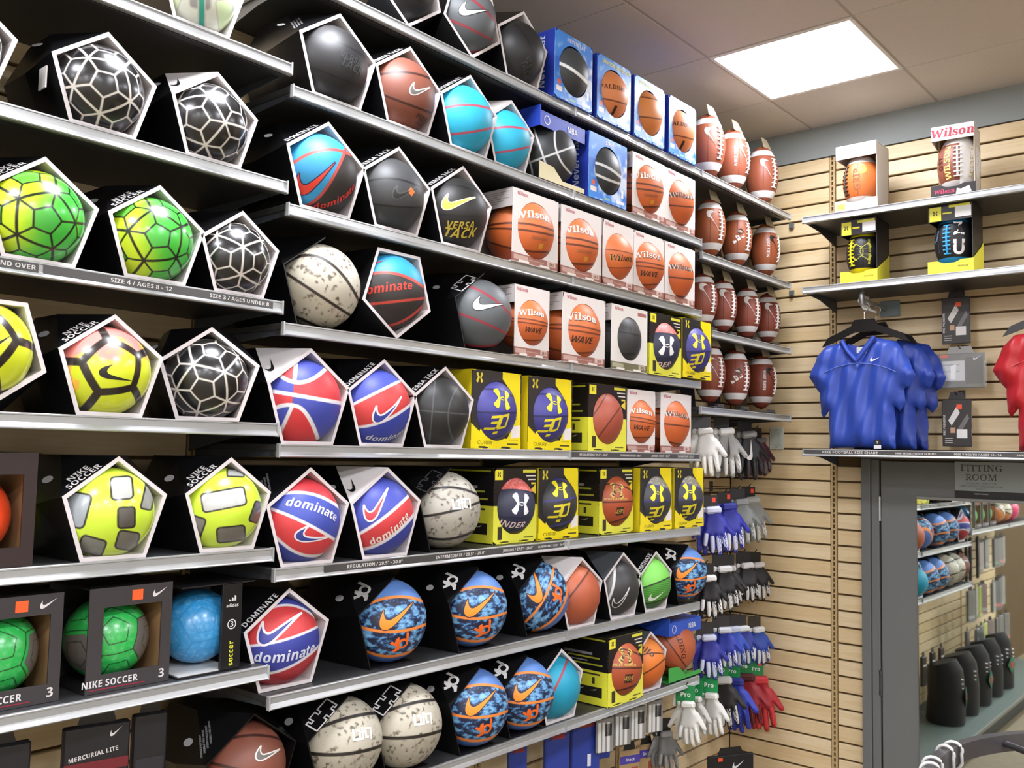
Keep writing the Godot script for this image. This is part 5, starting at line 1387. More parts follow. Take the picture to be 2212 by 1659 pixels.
func build_stock() -> void:
	var K := {"k": "white_card", "side": "open"}
	var KK := func(d: Dictionary) -> Dictionary:
		var e := {"k": "white_card", "side": "open", "h": 0.236}
		e.merge(d, true)
		return e
	var SP := func(d: Dictionary) -> Dictionary:
		var e := {"k": "blue_court", "w": 0.215, "h": 0.236, "hole": 0.083, "tall": 1.05, "title": "INDOOR OUTDOOR", "ink": "dcd84a"}
		e.merge(d, true)
		return e
	var wt := "white rimmed black pentagon box"
	var bb := "black pentagon box with white emblem"
	stock_row("basketball", 0, BASKET_Y[0], [
		["P", -2.70, 0.39, "vt_black", "black basketball", "upturned white rimmed pentagon box", {"flip": true}],
		["P", -2.435, 0.39, "crown_gray", "gray basketball with red seams", "upturned white rimmed pentagon box", {"flip": true, "sticker": true}],
		["P", -2.195, 0.39, "vt_black", "glossy black basketball", wt, {"roll": -0.9}],
		["W", -1.944, 0.41, "sp_black", "black basketball with white seams", "blue window carton", SP.call({"ink": "dfe0f2", "title": "NEVERFLAT"})],
		["W", -1.697, 0.41, "sp_orange", "orange basketball with black lettering", "blue window carton", SP.call({})],
		["W", -1.455, 0.41, "sp_plain", "plain orange basketball", "blue window carton", SP.call({})],
		["W", -1.205, 0.41, "sp_orange", "orange basketball with script", "blue window carton with pale front", SP.call({"title": "STREET", "ink": "e6e6ec"})]])
	stock_row("basketball", 1, BASKET_Y[1], [
		["P", -2.943, 0.39, "vt_black", "black basketball with raised lettering", wt, {"art": "lines"}],
		["P", -2.69, 0.39, "nike_brown", "brown basketball with gray swoosh", wt, {"art": "VERSA TACK"}],
		["P", -2.44, 0.39, "cyan", "cyan basketball with red seams", wt, {"art": "DOMINATE"}],
		["P", -2.24, 0.385, "cyan", "cyan basketball", "pentagon box with white flap", {"flap": "white", "art": "swoosh", "rad": 0.125, "r": 0.1005}],
		["T", -1.985, 0.40, "sp_tiles", "black basketball with white seams", "torn open blue carton", {"w": 0.25, "h": 0.25, "back": "2743b0", "floor": "d8cfa8"}],
		["W", -1.722, 0.405, "sp_black_b", "black basketball", "blue window carton", SP.call({"w": 0.24, "title": "STREET", "ink": "dfe3f0"})],
		["W", -1.446, 0.405, "wilson_b", "orange basketball with white script", "white window carton", KK.call({})],
		["W", -1.205, 0.402, "wilson_d", "orange basketball", "white window carton", KK.call({})]])
	stock_row("basketball", 2, BASKET_Y[2], [
		["P", -2.968, 0.39, "dom_blue", "cyan and black basketball with red swoosh", wt, {"art": "DOMINATE"}],
		["P", -2.722, 0.39, "vt_gray", "dark gray basketball with orange sticker", wt, {"art": "VERSA TACK"}],
		["P", -2.462, 0.39, "vt_gold", "black basketball with yellow swoosh", wt, {"art": "VERSA TACK", "rad": 0.14, "r": 0.112}],
		["W", -2.135, 0.41, "wilson_b", "orange basketball beside its spec label", "white window carton with gray spec label", KK.call({})],
		["W", -1.883, 0.41, "wilson_b", "orange basketball", "white window carton", KK.call({})],
		["W", -1.657, 0.41, "wilson_c", "orange basketball with gold script", "white window carton", KK.call({"w": 0.2})],
		["W", -1.45, 0.41, "wilson", "orange basketball with two words", "white window carton", KK.call({"w": 0.218})],
		["W", -1.218, 0.41, "wilson_d", "orange basketball", "white window carton", KK.call({})]])
	stock_row("basketball", 3, BASKET_Y[3], [
		["O", -2.95, 0.37, "marble_a", "marbled gray basketball", "all black pentagon box", {"art": "", "flap": "black"}],
		["P", -2.709, 0.39, "dom_flip", "cyan and black basketball with red lettering", "upturned white rimmed pentagon box", {"flip": true}],
		["O", -2.352, 0.385, "crown_gray", "gray basketball with white swoosh", bb, {"art": "crown"}],
		["W", -2.145, 0.41, "wilson", "orange basketball", "narrow white window carton", KK.call({"w": 0.175, "h": 0.225})],
		["W", -1.861, 0.41, "wilson", "orange basketball with bold script", "white window carton", KK.call({"w": 0.25})],
		["W", -1.577, 0.41, "wilson_k", "black basketball", "white window carton", KK.call({"k": "white_card_dark", "w": 0.24, "hole": 0.08})],
		["W", -1.322, 0.41, "ua_navy", "navy and red basketball", "yellow and black window carton", {"k": "armour_a", "side": "armour", "w": 0.235}],
		["W", -1.073, 0.41, "ua_purple", "purple basketball", "yellow and black window carton", {"k": "armour_b", "side": "plain", "w": 0.235, "lift": 0.008}]])
	stock_row("basketball", 4, BASKET_Y[4], [
		["P", -2.997, 0.39, "quad", "red and blue paneled basketball", "pentagon box with white flap", {"flap": "white", "art": "swoosh", "r": 0.11}],
		["P", -2.752, 0.39, "dom_band", "blue basketball with red band", wt, {"art": "DOMINATE", "rad": 0.131}],
		["P", -2.515, 0.39, "std_black", "plain black basketball with gray seams", wt, {"art": "VERSA TACK", "rad": 0.131}],
		["W", -2.282, 0.388, "ua_purple", "purple basketball with yellow emblem", "yellow and black window carton", {"k": "armour_b", "side": "plain", "w": 0.232}],
		["W", -2.012, 0.388, "ua_purple", "purple basketball", "yellow and black window carton", {"k": "armour_b", "side": "plain", "w": 0.235}],
		["W", -1.675, 0.385, "ua_rust", "rust brown basketball", "yellow and black window carton", {"k": "armour_a", "side": "armour", "w": 0.24}],
		["W", -1.452, 0.385, "wilson", "orange basketball", "white window carton", KK.call({"w": 0.195, "h": 0.235})],
		["W", -1.2, 0.387, "wilson_d", "orange basketball", "white window carton", KK.call({"w": 0.235})]])
	stock_row("basketball", 5, BASKET_Y[5], [
		["P", -2.985, 0.39, "dom_red_a", "red and blue striped basketball", wt, {"art": "lines"}],
		["P", -2.727, 0.39, "dom_red_b", "blue and red basketball", "pentagon box with white flap", {"flap": "white", "art": "swoosh"}],
		["O", -2.465, 0.375, "marble_c", "marbled gray basketball with white emblem", "all black pentagon box", {"art": "crown", "dim": true}],
		["W", -2.14, 0.352, "ua_navy", "navy basketball with coral top", "yellow and black window carton", {"k": "armour_a", "side": "armour", "w": 0.215}],
		["W", -1.918, 0.358, "ua_black", "black basketball with yellow emblem", "yellow and black window carton", {"k": "armour_b", "side": "plain", "w": 0.222}],
		["W", -1.575, 0.36, "ua_orange", "orange brown basketball with gold emblem", "yellow and black window carton", {"k": "armour_a", "side": "armour", "w": 0.22}],
		["W", -1.338, 0.385, "ua_cap", "black basketball with olive top", "yellow and black window carton", {"k": "armour_b", "side": "plain", "w": 0.23}],
		["W", -1.09, 0.388, "ua_cap", "black basketball", "yellow and black window carton", {"k": "armour_b", "side": "plain", "w": 0.232}]])
	stock_row("basketball", 6, BASKET_Y[6], [
		["P", -3.01, 0.355, "dom_red_c", "red and blue basketball with big swoosh", wt, {"art": "DOMINATE"}],
		["O", -2.665, 0.362, "kd", "blue camouflage basketball", "black pentagon box with gray emblem", {"art": "kd", "dim": true}],
		["O", -2.345, 0.385, "kd", "blue camouflage basketball with orange swoosh", bb, {"art": "kd"}],
		["O", -2.02, 0.375, "kd", "turned blue camouflage basketball", bb, {"art": "kd", "roll": 1.1}],
		["P", -1.825, 0.39, "tan_nike", "tan basketball with dark swoosh", "pentagon box with white flap", {"flap": "white", "art": "swoosh", "rad": 0.13, "r": 0.1045}],
		["P", -1.57, 0.39, "gray_nike", "gray basketball with white seams", "pentagon box with glossy gray flap", {"flap": "gray", "rad": 0.13, "r": 0.1, "dot": false}],
		["P", -1.345, 0.39, "green_dom", "bright green basketball", wt, {"art": "DOMINATE", "rad": 0.124, "r": 0.1}],
		["O", -1.09, 0.385, "kd", "blue camouflage basketball", bb, {"art": "kd", "r": 0.108, "rad": 0.128}]])
	stock_row("basketball", 7, BASKET_Y[7], [
		["P", -3.08, 0.33, "nike_brown", "dark brown basketball", "thin rimmed pentagon box", {"art": "lines", "rim": "black"}],
		["O", -2.815, 0.36, "marble_b", "marbled gray basketball", bb, {"art": "crown"}],
		["O", -2.605, 0.375, "marble_b", "marbled gray basketball with emblem", bb, {"art": "crown"}],
		["O", -2.33, 0.385, "kd", "blue camouflage basketball", bb, {"art": "kd"}],
		["O", -2.105, 0.385, "kd", "blue camouflage basketball with orange swoosh", bb, {"art": "kd"}],
		["P", -1.92, 0.38, "cyan_side", "cyan basketball with red swoosh", wt, {"art": "", "dot": false, "rad": 0.13, "r": 0.1045}],
		["W", -1.575, 0.41, "ua_orange", "orange brown basketball", "yellow and black window carton", {"k": "armour_a", "side": "armour", "w": 0.225}],
		["P", -1.37, 0.385, "orange_alfo", "bright orange basketball", "pentagon box with gray flap", {"flap": "gray", "rad": 0.122, "r": 0.098, "dot": false}],
		["T", -1.11, 0.385, "sp_brown", "brown basketball tilted", "blue backed green tray", {"w": 0.25, "h": 0.25, "back": "2f55c0", "floor": "3fa046", "roll": 0.0}]])
	var G := {"art": "NIKE|SOCCER"}
	stock_row("soccer", 0, SOCCER_Y[0], [
		["P", -4.05, 0.39, "soccer_bw", "black soccer ball with white lines", wt, G.duplicate()],
		["P", -3.338, 0.39, "white_teal", "white soccer ball with teal stripe", wt, G.duplicate()]])
	stock_row("soccer", 1, SOCCER_Y[1], [
		["P", -3.842, 0.39, "soccer_bw", "black soccer ball cut by frame edge", wt, {"art": "", "roll": 1.0}],
		["P", -3.552, 0.39, "soccer_bw", "black soccer ball with white lines", wt, {"art": "", "sticker": true, "roll": 0.35}],
		["P", -3.292, 0.39, "soccer_bw", "black soccer ball with white lines", "pentagon box with white flap", {"flap": "white", "art": "swoosh", "roll": 2.0}]])
	stock_row("soccer", 2, SOCCER_Y[2], [
		["P", -4.0, 0.39, "soccer_green", "green and lime soccer ball", wt, G.duplicate()],
		["P", -3.665, 0.39, "soccer_green", "green soccer ball with black lines", wt, {"art": "NIKE|SOCCER", "roll": -0.5}],
		["P", -3.42, 0.39, "soccer_green", "lime and green soccer ball", wt, G.duplicate()],
		["P", -3.21, 0.39, "soccer_bw", "black soccer ball with white lines", wt, {"art": "", "roll": 2.6, "rad": 0.112, "r": 0.09}]])
	stock_row("soccer", 3, SOCCER_Y[3], [
		["P", -3.752, 0.39, "premier", "yellow and pink soccer ball", "upturned white rimmed pentagon box", {"flip": true, "roll": 0.8}],
		["P", -3.506, 0.39, "premier", "yellow and pink soccer ball with swoosh", wt, G.duplicate()],
		["P", -3.275, 0.385, "soccer_bw", "black soccer ball with white lines", wt, {"yaw": -0.35, "art": "", "roll": 4.0}]])
	stock_row("soccer", 4, SOCCER_Y[4], [
		["F", -3.738, 0.385, "red_ball", "red orange soccer ball", "dark brown square box", {"hex": "2b1d1c", "plain": true, "w": 0.19, "h": 0.22}],
		["P", -3.57, 0.165, "lime", "lime soccer ball behind another", "shaded pentagon box in back", G.duplicate()],
		["P", -3.482, 0.39, "lime", "lime soccer ball with gray patches", wt, G.duplicate()],
		["P", -3.213, 0.39, "lime_b", "lime soccer ball with silver patch", wt, G.duplicate()]])
	stock_row("soccer", 5, SOCCER_Y[5], [
		["B", -4.62, 0.3, "pink", "pink soccer ball", "", {"r": 0.1}],
		["B", -4.36, 0.3, "cream", "cream ball with dark zigzag lines", "", {"r": 0.1}],
		["B", -4.12, 0.3, "cream", "cream ball with dark lines", "", {"r": 0.1, "roll": 0.6}],
		["F", -3.9, 0.36, "green_gray", "green and gray soccer ball", "dark gray square box", {}],
		["F", -3.66, 0.362, "green_gray", "green soccer ball with gray hexagons", "dark gray square box", {}],
		["F", -3.424, 0.366, "green_gray_b", "green and gray soccer ball", "dark gray square box", {}],
		["S", -3.222, 0.378, "sky_tri", "sky blue soccer ball", "black spined carton", {}]])

func build_footballs() -> void:
	var rows := [[[-0.80, 0.30], [-0.56, 0.30], [-0.25, 0.30]], [[-0.775, 0.30], [-0.515, 0.30], [-0.215, 0.3]], [[-0.835, 0.30], [-0.65, 0.30], [-0.41, 0.3], [-0.19, 0.3]], [[-0.77, 0.3], [-0.53, 0.3], [-0.255, 0.3]]]
	for r in 4:
		for i in rows[r].size():
			var x: float = rows[r][i][0]
			var z: float = rows[r][i][1]
			var y: float = FOOT_Y[r]
			var s: float = 1.12 if r == 0 else (0.92 if r == 2 else 1.0)
			var laced_far: bool = (r == 1 and i == 2) or (r == 3 and i == 2) or (r == 0 and i == 1)
			var em := [["swoosh", "", -0.62, 0.018, -1.35, 0.105, "d8d4d0"]]
			if laced_far:
				em = [["swoosh", "", -0.5, 0.015, -1.4, 0.1, "2c2422" if r > 0 else "ded9d5"], ["text", "NIKE 3005", -1.0, 0.0, PI / 2.0, 0.014, "d6cdc8"]]
			elif (r == 1 and i == 1) or (r == 3 and i == 1):
				em = [["stripes", "", -0.65, -0.02, 0.6, 0.045, "dedad6"], ["rect", "", -0.6, 0.02, 0.6, 0.012, "2a2624"]]
			var th: float = -0.25 + (0.35 if laced_far else 0.0)
			football(Vector3(x, y + 0.012 + 0.15 * s, z), 0.272 * s, 0.07 * s, "brown football with white bands, %s from left on %s football shelf" % [ORD[i], ORD[r]], "footballs on the corner shelves",
				{"turn": th, "art": em, "skin": ["8c4932", "96502f", "85402f", "7c3a28"][r]})
			football_stand(Vector3(x, y, z), 0.275 * s, "clear and black display stand under football, %s on %s football shelf" % [ORD[i], ORD[r]])

# ---------------------------------------------------------------- hanging stock in the corner
func build_gloves() -> void:
	var R := [  # [x, y of the card top, z, turn, size, body, accent, card, look, options]
		[[-0.955, 2.16, 0.365, -0.9, 1.0, "c9c6c2", "e2e0dc", "1a1819", "white and light gray gloves", {"cuff": "bdbab6"}],
		 [-0.655, 2.17, 0.30, -0.55, 1.1, "9c9a97", "e0dedb", "171516", "gray gloves with white fingers and dark swoosh", {"mark": "1d1b1b"}],
		 [-0.33, 2.165, 0.25, -0.6, 1.15, "1f1d20", "3a383b", "171516", "black gloves with white swoosh", {"mark": "e4e2e0", "cuff": "8f8d8c"}],
		 [-0.1, 2.14, 0.2, -0.3, 0.95, "4a1830", "6d6a70", "241a20", "maroon and gray gloves", {}]],
		[[-0.86, 1.83, 0.35, -0.7, 1.02, "2a2f92", "c5c9e0", "1c191a", "deep blue gloves with pale fingers", {"dot": 1}],
		 [-0.625, 1.835, 0.30, -0.5, 1.1, "2f35a0", "d8dbea", "1f1b1b", "royal blue gloves with white fingers", {"dot": 1, "cuff": "2a2f92"}],
		 [-0.4, 1.845, 0.25, -0.6, 1.05, "7f8382", "c9cac6", "1c191a", "gray gloves with silver palms", {"cuff": "8b8d8c"}],
		 [-0.225, 1.85, 0.22, -0.5, 1.1, "8b8c88", "d4d3cd", "1f1b1b", "light gray gloves with white fingers", {"dot": 1, "cuff": "b0b0aa"}]],
		[[-0.89, 1.545, 0.35, -0.7, 0.9, "1b191a", "e2e0dd", "141213", "black gloves with white fingers", {}],
		 [-0.66, 1.56, 0.30, -0.6, 0.98, "1d1b1c", "dad8d5", "151314", "black gloves with white fingers", {}],
		 [-0.55, 1.55, 0.27, -0.9, 0.9, "232122", "c9c7c4", "151314", "black gloves with gray fingers", {}],
		 [-0.34, 1.545, 0.25, -0.5, 0.92, "1b191a", "cfcdca", "151314", "black gloves with white fingers", {}],
		 [-0.115, 1.525, 0.2, -0.4, 0.92, "1d1c20", "d6d4d2", "151314", "black gloves with white fingers", {}]],
		[[-0.89, 1.30, 0.35, -0.7, 0.92, "262b86", "c2c6da", "2a2626", "dark blue gloves", {}],
		 [-0.69, 1.30, 0.32, -0.8, 0.88, "2c3aa0", "d0d2da", "2a2626", "blue gloves with white fingers", {}],
		 [-0.575, 1.285, 0.30, -0.4, 0.9, "3450b0", "b4bac8", "2a2626", "faded blue gloves", {}],
		 [-0.4, 1.26, 0.26, -0.5, 0.9, "2b3a8c", "d2d4d4", "2a2626", "blue gloves with silver fingers", {}],
		 [-0.115, 1.21, 0.2, -0.4, 0.92, "3350ac", "dfe0de", "3a342c", "blue gloves with bright white fingers", {}]],
		[[-1.125, 1.09, 0.395, -1.2, 0.85, "c4c2ba", "d8d6ce", "0c7a3c", "white gloves on green card", {"side": "c4bfae", "card_h": 0.08}],
		 [-1.0, 1.08, 0.36, -1.3, 0.8, "b4b2aa", "c8c6be", "0f8444", "pale gloves on green card", {"side": "c4bfae", "card_h": 0.08}],
		 [-0.87, 1.08, 0.36, -1.2, 0.88, "c9c7c0", "dedcd4", "0f8a46", "white gloves on bright green card", {"side": "cdc8b8", "card_h": 0.09}],
		 [-0.66, 1.10, 0.3, -0.9, 1.1, "1f1d1d", "bdbbb5", "0c7a3c", "black and white gloves on green card", {"side": "c8c3b2", "card_h": 0.09, "dot": 1}],
		 [-0.45, 1.05, 0.25, -1.1, 1.2, "2a3aa6", "20287a", "0d8040", "blue gloves on green card", {"side": "c8c3b2", "card_h": 0.09}],
		 [-0.235, 1.035, 0.2, -1.0, 1.25, "8e1f2a", "4a1218", "0c7439", "dark red gloves on green card", {"side": "a8a394", "card_h": 0.1}],
		 [-0.1, 1.0, 0.2, -0.9, 1.3, "a8242c", "c8343a", "0d8040", "bright red gloves on green card", {"side": "cdc8b8", "card_h": 0.1, "dot": 1}]]]
	for r in R.size():
		for i in R[r].size():
			var e: Array = R[r][i]
			glove_pair(Vector3(e[0], e[1], e[2]), e[3], e[4], e[5], e[6], e[7], "%s, %s from left in %s corner row" % [e[8], ORD[i], ORD[r]], "sports gloves hung in the corner", e[9])
			peg_hook(Vector3(e[0], e[1] - 0.006, 0.016), e[2] - 0.004, "wire hook holding gloves, %s from left in %s corner row" % [ORD[i], ORD[r]])
	# packs low on the wall beneath the last basketball shelf
	var nba := [[-1.985, 0.25, 0.07, 0.3, "first"], [-1.77, 0.25, 0.1, 0.32, "second"], [-1.60, 0.25, 0.125, 0.28, "third"], [-1.44, 0.2, 0.1, 0.2, "fourth"]]
	for e: Array in nba:
		hang_card(Vector3(e[0], 1.055, e[1]), e[2], e[3], "2b3f94", "blue basketball net pack with small white badge, %s under the bottom shelf" % e[4], "pack", "blue packs under the bottom shelf",
			{"turn": -0.35, "rough": 0.35, "bands": [["red_band", 0.09, 0.08, 0.55, "8c2a2e"]], "art": [["player", "", 0.1, 0.55, 0.022, 0.0, "d5d8e6"], ["text", "NBA", 0.1, 0.72, 0.008, 0.0, "d5d8e6"]]})
	var sl := [[-1.545, 0.3, "first"], [-1.43, 0.3, "second"], [-1.325, 0.3, "third"], [-1.2, 0.3, "fourth"]]
	for e: Array in sl:
		hang_card(Vector3(e[0], 1.05, e[1]), 0.075, 0.125, "8b8986", "clear pack of white arm sleeves, %s from left under bottom shelf" % e[2], "pack", "sleeve packs under the bottom shelf",
			{"turn": -0.4, "d": 0.012, "bands": [["white_sleeve", 0.55, 0.85, 0.16, "d6d6d2", -0.026], ["white_sleeve", 0.55, 0.85, 0.16, "cfcfca", -0.008], ["white_sleeve", 0.55, 0.85, 0.16, "d6d6d2", 0.012], ["dark_insert", 0.35, 0.35, 0.4, "262424", 0.012]]})
	for e: Array in [[-1.225, 0.84, "first"], [-1.1, 0.835, "second"], [-0.99, 0.825, "third"]]:
		hang_card(Vector3(e[0], e[1], 0.2), 0.1, 0.12, "a58a62", "brown card of mouthguards with purple stripe, %s near the corner floor" % e[2], "pack", "brown mouthguard cards",
			{"turn": -0.35, "d": 0.01, "bands": [["purple_stripe", 0.3, 0.26, 0.98, "4a3f96"], ["red_patch", 0.68, 0.24, 0.3, "9a4a34", 0.024]], "art": [["text", "Shock", 0.0, 0.3, 0.011, 0.0, "d8d4e2"]]})
	for e: Array in [[-0.48, 0.665, 0.26, 0.24, 0.13, "upper black pack with white swoosh below the red gloves"], [-0.4, 0.50, 0.24, 0.28, 0.2, "lower black pack with white swoosh near the corner floor"]]:
		hang_card(Vector3(e[0], e[1], e[2]), e[3], e[4], "1b1a1c", e[5], "pack", "", {"turn": -0.5, "art": [["swoosh", "", 0.15, 0.35, 0.07, 0.15, "d8d6d6"], ["rect", "", -0.2, 0.6, 0.0, 0.0, "d8d6d6"]], "bands": [["orange_dot", 0.12, 0.12, 0.1, "e8552e", -0.06], ["white_line", 0.62, 0.03, 0.5, "b8b6b6", -0.02], ["white_line", 0.72, 0.03, 0.4, "b8b6b6", -0.03]]})
	glove_pair(Vector3(-1.06, 0.92, 0.25), -0.6, 0.8, "6f6e6c", "8d8c8a", "1d1b1c", "small gray gloves hanging beside the white sleeve packs", "sports gloves low by the sleeves", {})
	# shin guard packs under the soccer shelves
	var sg := [[-3.66, "8d8a98", "black shin guard pack in film at far left under soccer shelves", 0.13], [-3.455, "1f1b1e", "dark shin guard pack with red band and white lettering under soccer shelves", 0.135], [-3.335, "161517", "plain black shin guard pack beside the slotted strip", 0.075]]
	for i in 3:
		var e: Array = sg[i]
		hang_card(Vector3(e[0], 1.42, 0.3), e[3], 0.32, "1c1a1f", e[2], "pack", "shin guard packs under the soccer shelves",
			{"turn": -0.2, "bands": [["red_band", 0.27, 0.07, 0.96, "6e2028"]] if i == 1 else [["dark_insert", 0.5, 0.4, 0.8, "2b2a30"]], "art": [["text", "MERCURIAL LITE", -0.05, 0.19, 0.009, 0.12, "cfcaca"], ["swoosh", "", 0.28, 0.06, 0.03, 0.3, "d0cccc"], ["swoosh", "", 0.25, 0.62, 0.03, 0.9, "e86a34"]] if i == 1 else [["swoosh", "", 0.1, 0.75, 0.05, 0.3, "77757c"]]})
		peg_hook(Vector3(e[0], 1.42, 0.016), 0.29, "wire hook holding a shin guard pack, %s from left" % ORD[i])
	# packs that only the mirror shows
	var rng := RandomNumberGenerator.new()
	rng.seed = 11
	var hues := ["202024", "2a2c30", "18181a", "c8dc2c", "3c4048", "26302a", "5a2a30", "30323c"]
	var n := 0
	for r in 3:
		for i in 8:
			var x := -3.55 - 0.17 * i - 0.03 * r
			var y: float = [1.36, 1.0, 0.68][r]
			if r == 0 and x > -3.75: continue
			hang_card(Vector3(x, y, 0.22 + 0.05 * rng.randf()), 0.1, 0.24, hues[(i * 3 + r * 5) % 8], "film wrapped pad pack reflected in the mirror, row %s, %s along" % [ORD[r], ORD[i]], "pack", "packs on the lower wall seen in the mirror",
				{"turn": rng.randf_range(-0.2, 0.4), "rough": 0.15, "film": true, "bands": [["color_band", 0.85, 0.1, 0.9, ["c23a2e", "8a8c8e", "2f7a4a"][(i + r) % 3]]]})
			n += 1
	for i in 9:
		var x := -1.2 - 0.21 * i
		hang_card(Vector3(x, 0.66, 0.24), 0.07, 0.2, ["2b2422", "17161a", "3a2a26"][i % 3], "small dark pack low on the wall seen in mirror, %s from right" % ORD[i], "pack", "dark packs low under the basketball shelves", {"turn": 0.1, "bands": [["white_line", 0.3, 0.06, 0.7, "c9c6c2"]]})
	for i in 5:
		var x := -2.75 - 0.36 * i
		var t := thing("equipment_bag", "black equipment bag with white stripes on the base deck, %s from right" % ORD[i], "bag", Vector3(x, 0.15, 0.3), 0.1 * i - 0.2, "bags on the base deck")
		part(t, "bag_body", MB.new().tube(PackedVector3Array([Vector3(0, 0.0, 0), Vector3(0, 0.02, 0), Vector3(0.01, 0.2, 0.01), Vector3(0.02, 0.36, 0), Vector3(0.02, 0.42, -0.02)]), PackedFloat32Array([0.12, 0.13, 0.125, 0.12, 0.1]), 14, 1.0, Vector3(0, 0, 1)).mesh(), mat("141316", 0.5))
		for k in 3:
			part(t, "white_stripe", MB.new().tube(PackedVector3Array([Vector3(-0.13, 0.26 + k * 0.03, 0.0), Vector3(-0.06, 0.25 + k * 0.03, 0.112), Vector3(0.06, 0.26 + k * 0.03, 0.118), Vector3(0.13, 0.28 + k * 0.03, 0.02)]), PackedFloat32Array([0.005]), 5).mesh(), mat("c2c0be", 0.5))
		if i % 2 == 0:
			part(t, "green_tag", MB.new().prism(pv([0, -0.07, 0.06, 0, 0, 0.07, -0.06, 0]), Transform3D(Basis(), Vector3(0.03, 0.2, 0.135)), 0.0, 0.003).mesh(), mat("2a6a4e", 0.5))
			part(t, "red_dot", MB.new().box(Vector3(0.03, 0.2, 0.14), Vector3(0.04, 0.045, 0.002)).mesh(), mat("b8302c", 0.5))

# ---------------------------------------------------------------- fitting-room wall
func football_carton(z: float, y: float, w: float, h: float, white: bool, label: String, group: String, two := false) -> void:
	var d := 0.16
	var t := thing("football_box", label, "box", Vector3(-0.365, y, z), -PI / 2.0 + (0.1 if two else 0.0), group)
	var m := mat("dcd7d0", 0.45) if white else mat("1c1a1c", 0.4)
	var lid_h := h * (0.2 if white else 0.24)
	var base_h := h * (0.17 if white else 0.19)
	part(t, "lid", MB.new().box(Vector3(0, h - lid_h * 0.5, -0.002), Vector3(w, lid_h, 0.004)).box(Vector3(0, h - 0.002, -d * 0.5), Vector3(w, 0.004, d - 0.008)).box(Vector3(-w * 0.5 + 0.002, h - lid_h * 0.5, -d * 0.5), Vector3(0.003, lid_h, d - 0.01)).mesh(), m)
	part(t, "back_panel", MB.new().box(Vector3(0, h * 0.5, -d), Vector3(w, h, 0.003)).mesh(), mat("8a6a4a", 0.8) if white else m)
	part(t, "side_panel", MB.new().box(Vector3(w * 0.5 - 0.002, h * 0.5, -d * 0.5 - 0.002), Vector3(0.003, h - 0.012, d - 0.012)).mesh(), mat("c9c0b4", 0.6) if white else m)
	var bm := mat("d8d3cc", 0.45) if white and not two else (mat("2a2426", 0.45) if two else mat("e6dc3a", 0.45))
	var bp := MB.new().box(Vector3(0, 0.002, -d * 0.5), Vector3(w + 0.002, 0.004, d))
	bp.prism(pv([-w * 0.52, 0, w * 0.52, 0, w * 0.52, base_h, w * 0.25, base_h, w * 0.1, base_h * 0.8, -w * 0.15, base_h * 0.8, -w * 0.3, base_h, -w * 0.52, base_h]), Transform3D(), -0.003, 0.001)
	if not white:
		bp.prism(pv([0, 0, d, 0, d, h * 0.5, d * 0.8, h * 0.42, 0, base_h]), Transform3D(Basis(Vector3(0, 0, -1), Vector3(0, 1, 0), Vector3(1, 0, 0)), Vector3(w * 0.5 + 0.0012, 0, 0)), 0.0, 0.002)
	var base := part(t, "low_tray", bp.mesh(), bm)
	var X := func(x: float, yy: float, s: float) -> Transform3D: return Transform3D(Basis.from_scale(Vector3.ONE * s), Vector3(x * w, yy, 0.0016))
	if white and two:
		flat_art(t, "lettering", text_tris("Wilson", true, 0.15, true), X.call(0.0, h - lid_h * 0.5, 0.034), mat("b82a4a", 0.5))
		flat_art(base, "lettering", text_tris("Wilson", true, 0.1, true), X.call(-0.2, base_h * 0.45, 0.016), mat("d83a66", 0.5))
		part(base, "white_print", MB.new().prism(pv([-0.1, 0, 0.3, 0, 0.5, 0.2, 0.42, 0.75, 0.1, 0.5, -0.05, 0.62], 0.1), Transform3D(Basis.from_scale(Vector3(1, 0.45, 1)), Vector3(0.02, 0.004, 0.0012)), 0.0, 0.0006).mesh(), mat("d5d0cc", 0.5))
	elif white:
		part(base, "yellow_sticker", MB.new().box(Vector3(-w * 0.37, base_h * 0.5, 0.0018), Vector3(w * 0.2, base_h * 0.5, 0.001)).mesh(), mat("d8cc4a", 0.5))
		flat_art(base, "lettering", text_tris("Wilson", false, 0.1, true), X.call(0.1, base_h * 0.5, 0.01), mat("d0c4a8", 0.5))
	else:
		part(t, "yellow_tag", MB.new().box(Vector3(-w * 0.33, h - lid_h * 0.55, 0.001), Vector3(w * 0.27, lid_h * 0.85, 0.002)).mesh(), mat("ddd83a", 0.45))
		flat_art(t, "emblem", logo("wings"), Transform3D(Basis.from_scale(Vector3.ONE * 0.01), Vector3(-w * 0.33, h - lid_h * 0.5, 0.0026)), mat("3a3a22", 0.5))
		part(t, "yellow_bar", MB.new().box(Vector3(w * 0.22, h - 0.012, 0.001), Vector3(w * 0.48, 0.012, 0.002)).mesh(), mat("cfca36", 0.45))
		part(t, "barcode_sticker", MB.new().box(Vector3(w * 0.3, h - lid_h * 0.55, 0.0012), Vector3(w * 0.36, lid_h * 0.62, 0.002)).mesh(), mat("dcdcda", 0.45))
		part(t, "yellow_line", MB.new().box(Vector3(-w * 0.06, h - lid_h * 0.55, 0.001), Vector3(w * 0.2, 0.007, 0.002)).mesh(), mat("cfca36", 0.45))
		flat_art(base, "lettering", text_tris("ARMOUR", true), X.call(0.28, base_h * 0.5, 0.007), mat("7c7628", 0.5))

